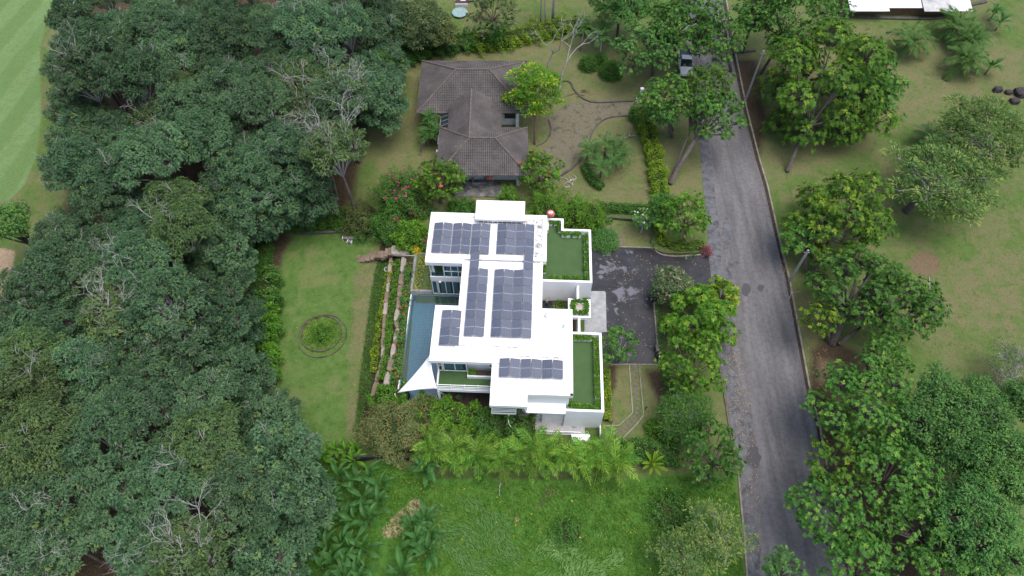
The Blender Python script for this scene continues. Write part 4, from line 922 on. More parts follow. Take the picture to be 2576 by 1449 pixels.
e = empty('tank', tuple(gp(1162, 10))); tag(e, 'small dark square tank with a pale lid on the far lawn', 'tank'); MB().box(-.9, .9, -.7, .7, -.1, .5).build('body', m_plain('dark_tank', (.06, .03, .03), .7, .2), e); MB().box(-1.0, 1.0, -.82, -.7, -.1, .56).box(-.2, .6, .0, .25, .5, .6).build('lid', M_OLDW, e)
for i, (u, v, a, lab) in enumerate([(2508, 229, 1.3, 'dark jagged boulder left of the group at the right edge'), (2535, 235, 1.0, 'low flat boulder between two larger ones at the right edge'), (2568, 238, 2.0, 'large dark rounded boulder at the right edge of the slope'), (2550, 258, 1.3, 'dark boulder just below the large rounded one at the right edge'), (2410, 150, .7, 'small rock in the grass beside the coconut palms')]):
    p = gp(u, v); tag(boulder((p.x, p.y, .15), a, a * .8, a * .75, 20 + i, 'boulder', m_plain('dark_rock%d' % i, (.05, .042, .045), .9, .35, 2, .2, bump=.5), None), lab, 'boulder', 'boulders on the slope')
# low dark boundary wall of the south plot
ribbon_pts = W2([(745, 1168), (830, 1160), (930, 1155), (1030, 1158)])
o = ribbon('boundary_wall', ribbon_pts, .22, -.2, .95, m_plain('black_stained_wall', (.03, .03, .032), .85, .4, 1.5, .2), None, None); tag(o, 'low black-stained boundary wall behind the banana clump', 'wall')
o = ribbon('planter_wall', W2([q4(608, 398), q4(1000, 392), q4(1200, 372), q4(1470, 352)]), .2, -.2, .35, M_DRAIN, None, None); tag(o, 'low grey wall below the hedge at the north end of the lawn', 'wall')
o = ribbon('planter_wall', W2([(1512, 548), (1560, 553), (1592, 556)]), .18, -.1, .4, M_DRAIN, None, None); tag(o, 'low concrete planter wall north of the dark round bush', 'wall')
o = ribbon('fence', W2([(1675, 1168), (1702, 1168)]), .08, 0, .5, M_KERB, None, None); tag(o, 'short low concrete edging behind the fan-leaved plant', 'edging')
# ================================================================ PLANTS: building blocks
def unit(a): return a / (np.linalg.norm(a, axis=-1, keepdims=True) + 1e-9)
def leaf_quads(base, d, n, L, Wd, rng, droop=.25):
    """kite-shaped leaves: base point, direction, face normal, length, width"""
    s = unit(np.cross(d, n)); L = np.asarray(L)[:, None]; Wd = np.asarray(Wd)[:, None]
    up = unit(np.cross(s, d)); mid = base + d * L * .45; tip = base + d * L - np.array([0, 0, 1.]) * L * droop
    fold = up * Wd * .12
    return np.stack([base, mid + s * Wd / 2 + fold, tip, mid - s * Wd / 2 + fold], 1)
def rand_dir(rng, n): return unit(rng.normal(size=(n, 3)))
class Leaves:
    def __init__(s): s.q = []; s.t = []
    def put(s, q, t): s.q.append(q); s.t.append(np.broadcast_to(t, (len(q),)) if np.ndim(t) else np.full(len(q), t))
    def mesh(s, name, mat): return quads_mesh(name, np.concatenate(s.q), mat, np.clip(np.concatenate(s.t), 0, 1))
def spray(out, rng, tips, nrm, per, size, wid, spread, mode, tints, droop=.25, young=0.):
    """leaves around each twig tip. mode 'star': a rosette; 'cloud': a loose clump; 'feather': flat fern-like sprays"""
    n = len(tips)
    b = np.repeat(tips, per, 0); nn = np.repeat(nrm, per, 0); m = n * per
    rd = rand_dir(rng, m)
    if mode == 'star':
        rad = unit(rd - nn * np.sum(rd * nn, 1, keepdims=True)); d = unit(rad + nn * rng.uniform(.15, .8, (m, 1)))
        base = b + d * size * .08; face = unit(nn + rd * .25)
    elif mode == 'feather':
        fl = unit(nn * np.array([1, 1, .25]) + rd * np.array([.8, .8, .25])); d = unit(fl); base = b + rd * spread * np.array([1, 1, .35]); face = unit(np.array([[0, 0, 1.]]) + rd * .3)
    else:
        base = b + rd * spread * rng.uniform(.2, 1, (m, 1)) ** .5; d = unit(nn * .45 + rd * np.array([.85, .85, .5]) + np.array([0, 0, -.1])); face = unit(nn * .7 + np.array([[0, 0, .5]]) + rand_dir(rng, m) * .38)
    t = np.repeat(tints, per) + rng.normal(0, .09, m)
    if young > 0: t = np.where(np.repeat(rng.random(n) < young, per), rng.uniform(.88, 1.0, m), np.minimum(t, .84))
    out.put(leaf_quads(base, d, face, size * rng.uniform(.7, 1.25, m), wid * rng.uniform(.75, 1.25, m), rng, droop), t)

KIND = {  # lobes, lobe radius share, clump density per m2, leaves per clump, leaf length, width, spread, mode, droop, young share, flatness
 'rubber': dict(lobes=11, lr=.34, dens=4.6, per=22, L=.24, W=.11, sp=.2, mode='cloud', droop=.5, young=.05, flat=.75, lf=.62, ctr=1.25),
 'broad':  dict(lobes=15, lr=.28, dens=4.4, per=15, L=.26, W=.115, sp=.3, mode='star', droop=.2, young=.1, flat=.75, lf=.7, ctr=1.7),
 'bigstar': dict(lobes=13, lr=.28, dens=2.7, per=17, L=.41, W=.115, sp=.3, mode='star', droop=.3, young=.12, flat=.9, lf=.75, ctr=1.8),
 'dense':  dict(lobes=16, lr=.33, dens=5.5, per=12, L=.27, W=.13, sp=.25, mode='cloud', droop=.3, young=.06, flat=.8, lf=.75, ctr=1.5),
 'flame':  dict(lobes=18, lr=.25, dens=2.6, per=9, L=.5, W=.13, sp=.42, mode='feather', droop=.12, young=.16, flat=.45, lf=.42, ctr=1.2),
 'feather': dict(lobes=16, lr=.3, dens=3.4, per=10, L=.42, W=.13, sp=.34, mode='feather', droop=.25, young=.16, flat=1.05, lf=.6, ctr=1.6),
 'wispy':  dict(lobes=15, lr=.32, dens=3.0, per=14, L=.28, W=.08, sp=.36, mode='cloud', droop=.1, young=.1, flat=.8, lf=.8, ctr=1.5),
 'sparse': dict(lobes=10, lr=.3, dens=1.5, per=10, L=.32, W=.13, sp=.22, mode='star', droop=.2, young=.06, flat=.8, lf=.8, ctr=1.25),
}
def grow(kind, seed, R_, H, crown=(0, 0), trunk_r=.2, bare=0., young=None, zc=None, fill=1.0, mat=None, bark=None, split=.42, twig_vis=1.0, low=-.35, spiders=0, lobes=None):
    """-> (branch mesh, leaf mesh); trunk foot at the origin, crown centre above crown=(x, y)"""
    K = dict(KIND[kind]); rng = np.random.default_rng(seed); rn = random.Random(seed)
    if lobes: K['lobes'] = lobes
    if low < -.5: K.update(ctr=1.85, flat=1.1, lobes=14)
    flat = K['flat']; zc = zc if zc is not None else H - R_ * flat
    cc = np.array([crown[0], crown[1], zc]); nl = K['lobes']
    i = np.arange(nl); ph = i * 2.39996 + rng.uniform(0, 6); ct = 1 - (i + .5) / nl * K['ctr']
    dirs = np.stack([np.sqrt(np.clip(1 - ct * ct, 0, 1)) * np.cos(ph), np.sqrt(np.clip(1 - ct * ct, 0, 1)) * np.sin(ph), ct], 1)
    lr = R_ * K['lr'] * rng.uniform(.75, 1.2, nl)
    lc = cc + dirs * (R_ - lr * .9)[:, None] * np.array([1, 1, flat]) * rng.uniform(.72, 1.12, (nl, 1))
    B = MB(); tr = np.array([0, 0, 0.]); fork = np.array([crown[0] * split, crown[1] * split, H * split])
    mid = fork * .5 + np.array([rn.uniform(-.2, .2), rn.uniform(-.2, .2), 0])
    B.tube([tr - np.array([0, 0, .3]), tr + np.array([0, 0, .25]), mid, fork], [trunk_r * 1.5, trunk_r * 1.1, trunk_r * .9, trunk_r * .75], 8)
    out = Leaves(); tips_all = []
    for j in range(nl):
        c = lc[j]; r_ = lr[j]
        a = fork + (c - fork) * .5 + np.array([rn.uniform(-.3, .3), rn.uniform(-.3, .3), rn.uniform(-.1, .35)]) * R_ * .15
        c_in = c - np.array([0, 0, r_ * .35]); B.tube([fork, a, c_in], [trunk_r * .5, trunk_r * .34, trunk_r * .2], 5, 1, False)
        m = max(8, int(K['dens'] * fill * 4 * math.pi * r_ * r_ * .62)); nd = rand_dir(rng, m * 2); nd = nd[nd[:, 2] > low][:m]
        rr = r_ * (1 + .2 * np.sin(nd[:, :1] * 4 + seed) * np.cos(nd[:, 1:2] * 5 + j)) * rng.uniform(.62, 1.06, (len(nd), 1))
        tips = c + nd * rr * np.array([1, 1, K['lf']])
        keep = np.ones(len(tips), bool)
        for q in range(nl):
            if q != j: keep &= np.linalg.norm((tips - lc[q]) / np.array([1, 1, K['lf']]), axis=1) > lr[q] * .8
        tips, nd = tips[keep], nd[keep]
        if not len(tips): continue
        tips_all.append(tips[nd[:, 2] > .15])
        tin = np.clip(rng.normal(.42 + rng.normal(0, .1), .2, len(tips)), .02, .8)
        nn = unit(nd * .7 + np.array([0, 0, .55]))
        sel = rng.random(len(tips)) >= bare * (nd[:, 2] > .0)
        spray(out, rng, tips[sel], nn[sel], K['per'], K['L'], K['W'], K['sp'], K['mode'], tin[sel], K['droop'], K['young'] if young is None else young)
        for t_, n_ in zip(tips, nd):
            if rn.random() < .55 * twig_vis:
                m_ = c_in + (t_ - c_in) * .55 + np.array([0, 0, -.1 * r_]); B.tube([c_in, m_, t_], [trunk_r * .14, trunk_r * .09, trunk_r * .04 + .006], 3, 0, False)
        if bare > 0:      # leafless twig ends standing above the leaves
            for t_, n_ in zip(tips[~sel], nd[~sel]):
                s0 = c_in + (t_ - c_in) * .6
                for q in range(rn.choice((1, 2, 2))):
                    e = t_ + (unit(n_ + np.array([rn.gauss(0, .5), rn.gauss(0, .5), rn.gauss(.2, .3)]))) * rn.uniform(.25, .75)
                    mm = (s0 + e) / 2 + np.array([rn.gauss(0, .08), rn.gauss(0, .08), .05])
                    B.tube([s0, mm, e], [.034, .024, .011], 3, 1, False)
                    e2 = mm + (e - mm) * .4 + np.array([rn.gauss(0, .3), rn.gauss(0, .3), rn.gauss(.1, .2)]); B.tube([mm, e2], [.018, .009], 3, 1, False)
    for q in range(spiders):      # leafless branch systems standing above the crown
        j = rn.choice([a for a in range(nl) if dirs[a][2] > .2]); st = lc[j] - np.array([0, 0, lr[j] * .2]); d0 = unit(dirs[j] * np.array([1, 1, .4]) + np.array([rn.gauss(0, .3), rn.gauss(0, .3), .75]))
        def bare_branch(p, d, L, r0, lev):
            m1 = p + d * L * .5 + np.array([rn.gauss(0, .06), rn.gauss(0, .06), rn.gauss(.02, .05)]) * L; e1 = m1 + unit(d + np.array([rn.gauss(0, .25), rn.gauss(0, .25), rn.gauss(0, .15)])) * L * .5
            B.tube([p, m1, e1], [r0, r0 * .8, r0 * .55], 4, 1, False)
            if lev < 3:
                for b0, n0 in ((m1, 1), (e1, 2)):
                    for _ in range(n0): bare_branch(b0, unit(d + np.array([rn.gauss(0, .75), rn.gauss(0, .75), rn.gauss(0, .35)])), L * rn.uniform(.5, .75), r0 * .58, lev + 1)
        bare_branch(st, d0, rn.uniform(1.4, 2.1), .042, 0)
    global LAST_TIPS; LAST_TIPS = np.concatenate(tips_all) if tips_all else np.zeros((0, 3))
    bm_ = B.build('tmp', bark if isinstance(bark, list) else [bark, bark], smooth=True); bme = bm_.data; bpy.data.objects.remove(bm_)
    return bme, out.mesh('crown', mat)
def plant_tree(loc, rz, meshes, label, cat='tree', group=None, sc=1.0, name='tree'):
    e = empty(name, loc, rz); e.scale = (sc, sc, sc); tag(e, label, cat, group)
    link('trunk', meshes[0], e); link('crown', meshes[1], e); return e
# leaf and bark colours
G = dict(
 rubber=m_leaf('rubber_leaf', (.03, .074, .034), (.1, .188, .09), (.17, .25, .06), .5, .25, .4, .3),
 rubberb=m_leaf('olive_leaf', (.04, .08, .026), (.108, .18, .066), (.17, .23, .06), .5, .25, .4),
 broad=m_leaf('broad_leaf', (.036, .115, .02), (.105, .255, .046), (.22, .36, .05), .45, .3, .45, .12),
 deep=m_leaf('deep_green_leaf', (.036, .115, .028), (.118, .258, .064), (.17, .29, .055), .45, .28, .45, .12),
 yellowg=m_leaf('yellow_green_leaf', (.042, .108, .014), (.11, .225, .028), (.27, .36, .035), .45, .3, .4, .1),
 lime=m_leaf('lime_leaf', (.06, .14, .012), (.18, .3, .028), (.42, .46, .03), .45, .35, .4, .08),
 bright=m_leaf('bright_leaf', (.036, .115, .01), (.105, .245, .026), (.24, .38, .035), .45, .3, .45, .1),
 hedge=m_leaf('hedge_leaf', (.028, .095, .016), (.08, .19, .034), (.15, .26, .05), .45, .28, .45, .08),
 greyg=m_leaf('grey_green_leaf', (.05, .09, .034), (.125, .185, .08), (.22, .28, .1), .5, .3, .35),
 brownish=m_leaf('brownish_leaf', (.06, .09, .026), (.145, .18, .065), (.26, .17, .085), .6, .25, .3),
 flame=m_leaf('flame_leaf', (.05, .12, .03), (.13, .23, .07), (.32, .38, .1), .55, .35, .3, .08),
 limeflame=m_leaf('lime_flame_leaf', (.04, .14, .014), (.12, .27, .025), (.5, .54, .03), .5, .35, .3, .05),
 palm=m_leaf('palm_leaflet', (.032, .11, .014), (.15, .3, .036), (.5, .52, .09), .45, .35, .4, .4),
 palmd=m_leaf('dark_palm_leaflet', (.025, .09, .02), (.075, .17, .042), (.2, .27, .07), .45, .3, .45, .12),
 coco=m_leaf('coconut_leaflet', (.025, .08, .016), (.085, .18, .04), (.33, .36, .09), .45, .3, .45, .1),
 banana=m_leaf('banana_leaf', (.022, .09, .018), (.07, .175, .045), (.14, .27, .07), .4, .33, .5, .15),
 ylw=m_leaf('yellow_flower', (.4, .32, .02), (.75, .6, .04), None, .6, .2, .2), red=m_leaf('red_flower', (.5, .05, .02), (.75, .14, .05), None, .6, .2, .2),
 pink=m_leaf('magenta_bract', (.26, .02, .09), (.5, .05, .2), None, .6, .2, .2), white=m_leaf('white_flower', (.7, .7, .62), (.85, .84, .78), None, .6, .2, .2),
 blush=m_leaf('blush_blossom', (.35, .2, .2), (.55, .36, .34), None, .6, .2, .2), redtip=m_leaf('red_young_leaf', (.3, .06, .04), (.45, .13, .08), None, .5, .25, .3),
 mauve=m_leaf('mauve_leaf', (.16, .06, .08), (.3, .13, .15), None, .6, .2, .2), variegated=m_leaf('variegated_leaf', (.045, .12, .025), (.1, .21, .05), (.55, .6, .45), .5, .2, .3),
 grass=m_leaf('meadow_blade', (.045, .14, .016), (.12, .26, .04), (.22, .3, .07), .6, .35, .25), reed=m_leaf('reed_blade', (.07, .19, .045), (.17, .31, .1), (.26, .38, .16), .55, .35, .3),
)
BARK = m_plain('grey_bark', (.11, .095, .085), .95, .3, 2, .1, bump=.5); PALE = m_plain('pale_bark', (.34, .33, .32), .9, .2, 2, .1); BROWNB = m_plain('brown_bark', (.13, .095, .075), .95, .3, 2.5, .1, bump=.5)

# ================================================================ THE RUBBER GROVE
ORD = 'first second third fourth fifth sixth seventh eighth ninth tenth eleventh twelfth thirteenth fourteenth fifteenth sixteenth seventeenth eighteenth nineteenth twentieth'.split()
protos = []
for s, (r_, h, bare, mt, bk) in enumerate([(3.5, 12.2, .05, 'rubber', PALE), (3.3, 12.8, .08, 'rubber', PALE), (3.7, 11.6, .06, 'rubber', BARK), (3.2, 12.0, .08, 'rubber', PALE), (3.5, 12.0, .05, 'rubberb', PALE), (3.4, 12.4, .2, 'rubberb', PALE), (3.6, 12.0, .14, 'rubber', PALE)]):
    protos.append((grow('rubber', 100 + s, r_, h, (0, 0), .17, bare, mat=G[mt], bark=[BARK, bk], split=.5, spiders=(0, 1, 0, 0, 1, 5, 3)[s]), bare))
edge_protos = [(grow('rubber', 150 + s, 3.7, 9.5, (0, 0), .15, .03, mat=G['rubber'], bark=[BARK, PALE], split=.35, zc=5.2, low=-.75, spiders=0), 0) for s in range(2)]
GROVE = [(118, -40), (1000, -40), (985, 60), (968, 160), (955, 250), (935, 420), (905, 500), (800, 505), (690, 492), (590, 500), (560, 560), (600, 620), (590, 780), (600, 850), (650, 900), (690, 985), (700, 1040), (735, 1120), (745, 1220), (735, 1320), (750, 1560), (-140, 1560), (-160, 1120), (-160, 800), (-60, 752), (15, 745), (60, 590), (115, 500), (150, 400), (130, 300), (165, 200), (120, 110)]
gpoly = [tuple(P(u, v, 7.4))[:2] for u, v in GROVE]
cand = []; rn = random.Random(77); row = 0
y = 118.0
while y > 6:
    x = -84 + (2.6 if row % 2 else 0); r_ = []
    while x < 0:
        xx, yy = x + rn.uniform(-1.0, 1.0), y + rn.uniform(-.9, .9); r_.append((xx, yy)); x += 5.0
    cand.append(r_); y -= 4.6; row += 1
bareat = [P(u, v, 9) for u, v in ((830, 300), (860, 380), (780, 400), (870, 230), (780, 260), (260, 230), (350, 270), (900, 450), (640, 920), (480, 820), (700, 1100), (560, 1330), (460, 1290), (660, 1340), (300, 760))]
GAPS = []
ri = 0
for r_ in cand:
    ok = []
    for (x, y) in r_:
        d = float(sdist(np.array([x]), np.array([y]), gpoly)[0])
        if d > .2 and not any((x - g.x) ** 2 + (y - g.y) ** 2 < 6 for g in GAPS):
            u_ = x / (y * cT + (CAM_H - 8) * sT) * FPX + 1288
            if u_ > -170: ok.append((x, y))
    if not ok: continue
    for ci, (x, y) in enumerate(ok):
        nb = min((x - g.x) ** 2 + (y - g.y) ** 2 for g in bareat)
        if nb < 9: k_ = rn.choice((5, 6, 5))
        else: k_ = rn.choice((0, 1, 2, 0, 2, 3, 4))
        m_, br = protos[k_]; sc = rn.uniform(.86, 1.2); ed = float(sdist(np.array([x]), np.array([y]), gpoly)[0]) < 3.2
        if ed: m_, br = edge_protos[rn.randrange(2)]
        lab = '%s rubber tree in grove row %s from the top, %s from the left' % ('bare-twigged' if k_ >= 5 and not ed else 'grey-green', ORD[ri] if ri < 20 else str(ri + 1), ORD[ci])
        plant_tree((x, y, float(gz(x, y)) - .05), rn.uniform(0, 6.28), m_, lab, 'tree', 'trees of the rubber grove', sc, 'rubber_tree').scale.z = sc * rn.uniform(.86, 1.14)
    ri += 1
NGROVE = ri
for j, (u, v) in enumerate(((500, 575), (545, 610), (470, 520), (585, 500), (640, 490))):
    p = P(u, v, 7.0); plant_tree((p.x, p.y, float(gz(p.x, p.y)) - .05), j * 1.3, edge_protos[j % 2][0], 'rubber tree on the inner edge of the grove, %s along the dark soil gap' % ORD[j], 'tree', 'trees of the rubber grove', .95 + .05 * j, 'rubber_tree')
# ================================================================ SINGLE TREES
def tree_at(kind, u, v, rpx, H, mat, label, base=None, bark=BARK, seed=None, young=None, bare=0., fill=1., tr=.2, split=.42, name='tree', cat='tree', group=None, flat=None, twig=1., low=-.35, flow=None, lobes=None):
    """crown centre surveyed at u, v with crown radius rpx (photo pixels); base: where the trunk meets the ground"""
    K = KIND[kind]; zc = H * .66
    c = P(u, v, zc); r_ = rpx / px_per_m(c) * (1.06 if kind in ('broad', 'bigstar') else 1.0)
    zc = max(H - r_ * K['flat'], H * .45); c = P(u, v, zc)
    if base: b = gp(*base)
    else: b = Vector((c.x + .3, c.y - .2, float(gz(c.x, c.y))))
    m = grow(kind, seed or int(u * 7 + v), r_, H, (c.x - b.x, c.y - b.y), tr, bare, young, zc - b.z, fill, G[mat], bark, split, twig, low, 0, lobes)
    e = plant_tree(tuple(b), 0, m, label, cat, group, 1.0, name)
    if flow:
        fm, nf, fs_ = flow; rng = np.random.default_rng(int(u)); T = LAST_TIPS[rng.integers(0, len(LAST_TIPS), nf)]; o = Leaves(); spray(o, rng, T + np.array([0, 0, .12]), unit(rand_dir(rng, nf) * .5 + np.array([0, 0, 1.])), 6, fs_, fs_ * .6, .1, 'star', rng.random(nf), .1)
        link('blossom', o.mesh('blossom', G[fm]), e)
    return e
GE = 'trees on the slope east of the road'; GR = 'trees beside the road'
tree_at('broad', 2000, 50, 135, 13, 'broad', 'dark green broad tree at the top beside the road, near the long shed', (1915, 185), group=GE)
tree_at('broad', 1900, 20, 60, 10, 'deep', 'smaller dark tree at the top edge overhanging the road', group=GR)
tree_at('bigstar', 2085, 225, 178, 12.5, 'yellowg', 'large yellow-green tree with a leaning grey trunk right of the road bend', (1980, 432), BARK, tr=.28, split=.38, fill=.95, young=.08, lobes=22, group=GE)
tree_at('bigstar', 2195, 215, 80, 11, 'broad', 'green tree merging with the right flank of the large yellow-green tree', (2130, 340), BARK, fill=1.3, tr=.2, lobes=18, group=GE)
tree_at('flame', 2475, 340, 125, 9, 'flame', 'feathery flame tree with grey limbs at the right edge', (2466, 456), [BARK, PALE], tr=.42, split=.45, twig=.3, fill=.95, young=.25, group=GE)
tree_at('flame', 2370, 455, 138, 8, 'flame', 'feathery spreading flame tree leaning over the middle of the slope', (2281, 532), [BARK, PALE], tr=.42, split=.45, twig=.3, fill=.95, young=.25, group=GE)
tree_at('bigstar', 2110, 540, 130, 10.5, 'yellowg', 'yellowing rosette-leaved tree above the bare soil patch beside the road', (2040, 695), BARK, tr=.32, fill=1.25, young=.22, lobes=17, group=GE)
tree_at('bigstar', 2010, 600, 45, 6, 'broad', 'small low tree leaning towards the road next to the yellowing tree', (2030, 690), BARK, fill=1.3, group=GE)
tree_at('broad', 2150, 715, 120, 9.5, 'broad', 'spreading green tree with exposed roots beside the middle of the road', (2092, 862), BARK, tr=.42, young=.1, group=GE)
tree_at('broad', 2255, 770, 115, 9, 'broad', 'wide right-hand crown above the bare soil under the spreading trees', (2110, 866), BARK, tr=.25, young=.14, group=GE)
tree_at('broad', 2060, 800, 50, 7, 'yellowg', 'small lime-tipped tree beside the exposed roots', (2080, 858), BARK, young=.3, group=GE)
tree_at('broad', 2232, 895, 62, 7, 'broad', 'small tree between the spreading tree and the lower thicket', (2180, 960), group=GE)
GT = 'trees of the lower right thicket'
tree_at('broad', 2170, 1010, 125, 10.5, 'broad', 'topmost broad tree of the lower right thicket', group=GT, tr=.35, fill=1.15)
tree_at('dense', 2400, 1070, 150, 11, 'deep', 'large dense tree with bluish green leaves in the lower right thicket', group=GT, tr=.35)
tree_at('dense', 2530, 1180, 120, 10.5, 'deep', 'dense bluish green tree at the right edge of the thicket', group=GT, tr=.3)
tree_at('broad', 2095, 1165, 70, 9, 'yellowg', 'small yellow-green tree overhanging the road at the thicket edge', group=GT)
tree_at('broad', 2250, 1190, 100, 10, 'broad', 'mid-green tree in the middle of the lower right thicket', group=GT, fill=1.1)
tree_at('broad', 2080, 1290, 100, 9.5, 'broad', 'broad tree reaching over the road near the bottom right', (2160, 1400), group=GT, young=.15)
tree_at('broad', 2290, 1330, 100, 9.5, 'broad', 'tree above the bare soil hollow at the bottom right', (2330, 1420), group=GT)
tree_at('dense', 2450, 1330, 130, 10.5, 'deep', 'large dense tree at the bottom right corner of the thicket', group=GT, tr=.3)
tree_at('broad', 2175, 1430, 105, 9, 'broad', 'tree cut by the bottom edge in the lower right thicket', group=GT)
tree_at('broad', 2420, 1480, 120, 9, 'broad', 'green tree at the bottom right below the dense corner tree', group=GT)
tree_at('dense', 2560, 1010, 60, 8, 'deep', 'small bluish green tree at the right edge above the dense one', group=GT)
tree_at('wispy', 2545, 925, 68, 5, 'greyg', 'half-bare pale grey shrub tree at the right edge', (2540, 975), PALE, bare=.6, fill=.7, tr=.14, split=.25, group=GE)
tree_at('broad', 1975, 1440, 62, 7, 'deep', 'small dark green tree at the bottom edge over the road', group=GR)
tree_at('wispy', 1800, 1345, 88, 6.0, 'flame', 'wispy olive tree with a pale stem in the meadow corner', (1822, 1420), PALE, fill=1.1, young=.4, tr=.12, group=GR)
tree_at('wispy', 1715, 1405, 80, 5.0, 'flame', 'wispy olive tree at the bottom edge of the meadow', (1725, 1440), PALE, fill=1.1, young=.4, tr=.1, group=GR)
# west side of the road
tree_at('dense', 1560, 5, 85, 10, 'deep', 'dark tree cut by the top edge left of the road', group=GR)
tree_at('broad', 1630, 115, 85, 10, 'deep', 'dark green tree left of the truck', (1640, 190), group=GR, fill=1.2)
tree_at('broad', 1722, 66, 102, 11.5, 'broad', 'tall tree whose crown covers the road above the truck', (1672, 150), group=GR, fill=1.1, lobes=20)
tree_at('broad', 1800, 95, 76, 10.5, 'broad', 'tree crown reaching over the road right of the truck', (1838, 180), group=GR)
tree_at('broad', 1782, 224, 78, 10, 'yellowg', 'olive-leaved tree over the road below the truck', (1690, 448), tr=.16, group=GR, young=.06)
tree_at('broad', 1678, 248, 72, 9.5, 'broad', 'green tree beside the road just below the truck', (1690, 330), group=GR, young=.15)
tree_at('broad', 1800, 285, 75, 9.5, 'broad', 'large-limbed tree leaning over the road with an ivy-clad trunk', (1686, 462), tr=.34, split=.5, group=GR, young=.12)
tree_at('dense', 1665, 285, 45, 7, 'deep', 'dark leafy tree between the hedge and the road', (1690, 345), group=GR)
tree_at('broad', 1722, 540, 70, 6.5, 'bright', 'bright green rounded tree on the road corner above the driveway', (1720, 610), BROWNB, young=.22, group=GR)
tree_at('dense', 1668, 525, 45, 5, 'broad', 'bushy green tree between the lime hedge and the rounded corner tree', group=GR)
tree_at('bigstar', 1755, 800, 98, 6.5, 'bright', 'lime-green long-leaved tree south of the driveway mouth', (1730, 870), BROWNB, fill=2.0, young=.2, group=GR)
tree_at('bigstar', 1812, 742, 50, 5.5, 'lime', 'lime-green tree crown reaching over the road verge', (1790, 810), BROWNB, fill=2.0, young=.2, group=GR)
tree_at('broad', 1740, 920, 88, 6.5, 'bright', 'bright green rounded tree between the lime tree and the verge lawn', (1730, 1000), BROWNB, young=.3, group=GR)
tree_at('dense', 1690, 722, 55, 4, 'greyg', 'pink-blossomed shrub tree at the inner driveway corner', (1690, 765), young=.0, group=GR, name='flowering_tree', flow=('blush', 80, .18))
tree_at('wispy', 1722, 1045, 78, 5, 'hedge', 'grey-green airy tree below the verge lawn', (1715, 1100), PALE, fill=1.7, young=.08, group=GR)
tree_at('broad', 1790, 1140, 84, 6.5, 'hedge', 'dark tree with bright lime shoots at the south-east corner of the plot', (1780, 1205), young=.25, group=GR)
tree_at('sparse', 1558, 868, 52, 4.5, 'broad', 'open frangipani tree with grey limbs beside the driveway', (1560, 905), PALE, tr=.12, twig=1.8, split=.3, fill=4.0, group='frangipani trees', name='frangipani_tree')
tree_at('sparse', 1618, 552, 38, 3.6, 'deep', 'white-flowering frangipani tree north of the driveway', (1612, 585), PALE, tr=.1, twig=1.4, split=.3, fill=2.4, flow=('white', 26, .14), group='frangipani trees', name='frangipani_tree')
# around the bungalow
tree_at('feather', 1342, 235, 76, 9.5, 'limeflame', 'lime and yellow feathery tree beside the brown-roofed bungalow', (1345, 362), BROWNB, tr=.16, fill=1.0, young=.22, split=.45)
tree_at('broad', 1357, 428, 60, 5.5, 'bright', 'rounded mango tree with a red shoot beside the bungalow porch', (1355, 470), BROWNB, young=.12, flow=('redtip', 3, .4), group='mango trees', name='mango_tree')
tree_at('broad', 1105, 455, 66, 6.5, 'bright', 'mango tree with red shoots at the bungalow corner next to the bougainvillea', (1110, 510), BROWNB, young=.12, flow=('redtip', 7, .4), group='mango trees', name='mango_tree')
tree_at('dense', 1060, 60, 76, 8, 'greyg', 'pale green rounded tree on the far lawn', (1075, 128), young=.2)
tree_at('dense', 1105, 80, 46, 6, 'brownish', 'olive-brown tree beside the pale green rounded tree', (1110, 130))
tree_at('broad', 1240, 35, 66, 7.5, 'greyg', 'open crowned tree with several stems on the far lawn', (1240, 100), BROWNB, fill=.8)
tree_at('dense', 1240, 85, 34, 3.5, 'hedge', 'small dark shrubby tree under the open crowned tree')
tree_at('dense', 965, 155, 50, 6, 'bright', 'bright green tree at the grove edge beside the bungalow plot')
tree_at('wispy', 945, 45, 42, 5, 'greyg', 'half-bare grey shrub tree at the top right corner of the grove', None, PALE, bare=.5, fill=.9, twig=1.4)
tree_at('dense', 20, 560, 60, 8, 'deep', 'dark round tree standing between the fairway and the sand bunker')
tree_at('rubber', 1180, 1085, 1, 3, 'hedge', 'x') if False else None
# the dead tree
def dead_tree(u, v, H, seed, label):
    rn = random.Random(seed); b = gp(u, v); B = MB()
    def br(p, d, L, r_, lev):
        q = p + d * L * .5 + Vector((rn.gauss(0, .1), rn.gauss(0, .1), rn.gauss(0, .08))) * L; e = q + (d + Vector((rn.gauss(0, .25), rn.gauss(0, .25), rn.gauss(.1, .2)))).normalized() * L * .5
        B.tube([p, q, e], [r_, r_ * .8, r_ * .55], 5 if lev < 2 else 4, cap=lev > 2)
        if lev < 4:
            for _ in range(rn.choice((2, 2, 3))): br(e, (d + Vector((rn.gauss(0, .6), rn.gauss(0, .6), rn.gauss(.1, .3)))).normalized(), L * rn.uniform(.55, .8), r_ * .55, lev + 1)
    br(Vector((0, 0, -.2)), Vector((.05, 0, 1)), H * .42, .17, 0)
    e = empty('dead_tree', tuple(b)); tag(e, label, 'tree', 'leafless trees'); B.build('trunk', PALE, e, smooth=True)
dead_tree(1375, 190, 10, 3, 'leafless pale tree standing behind the lime feathery tree'); dead_tree(1408, 225, 8.5, 8, 'smaller leafless pale tree beside the dirt track')
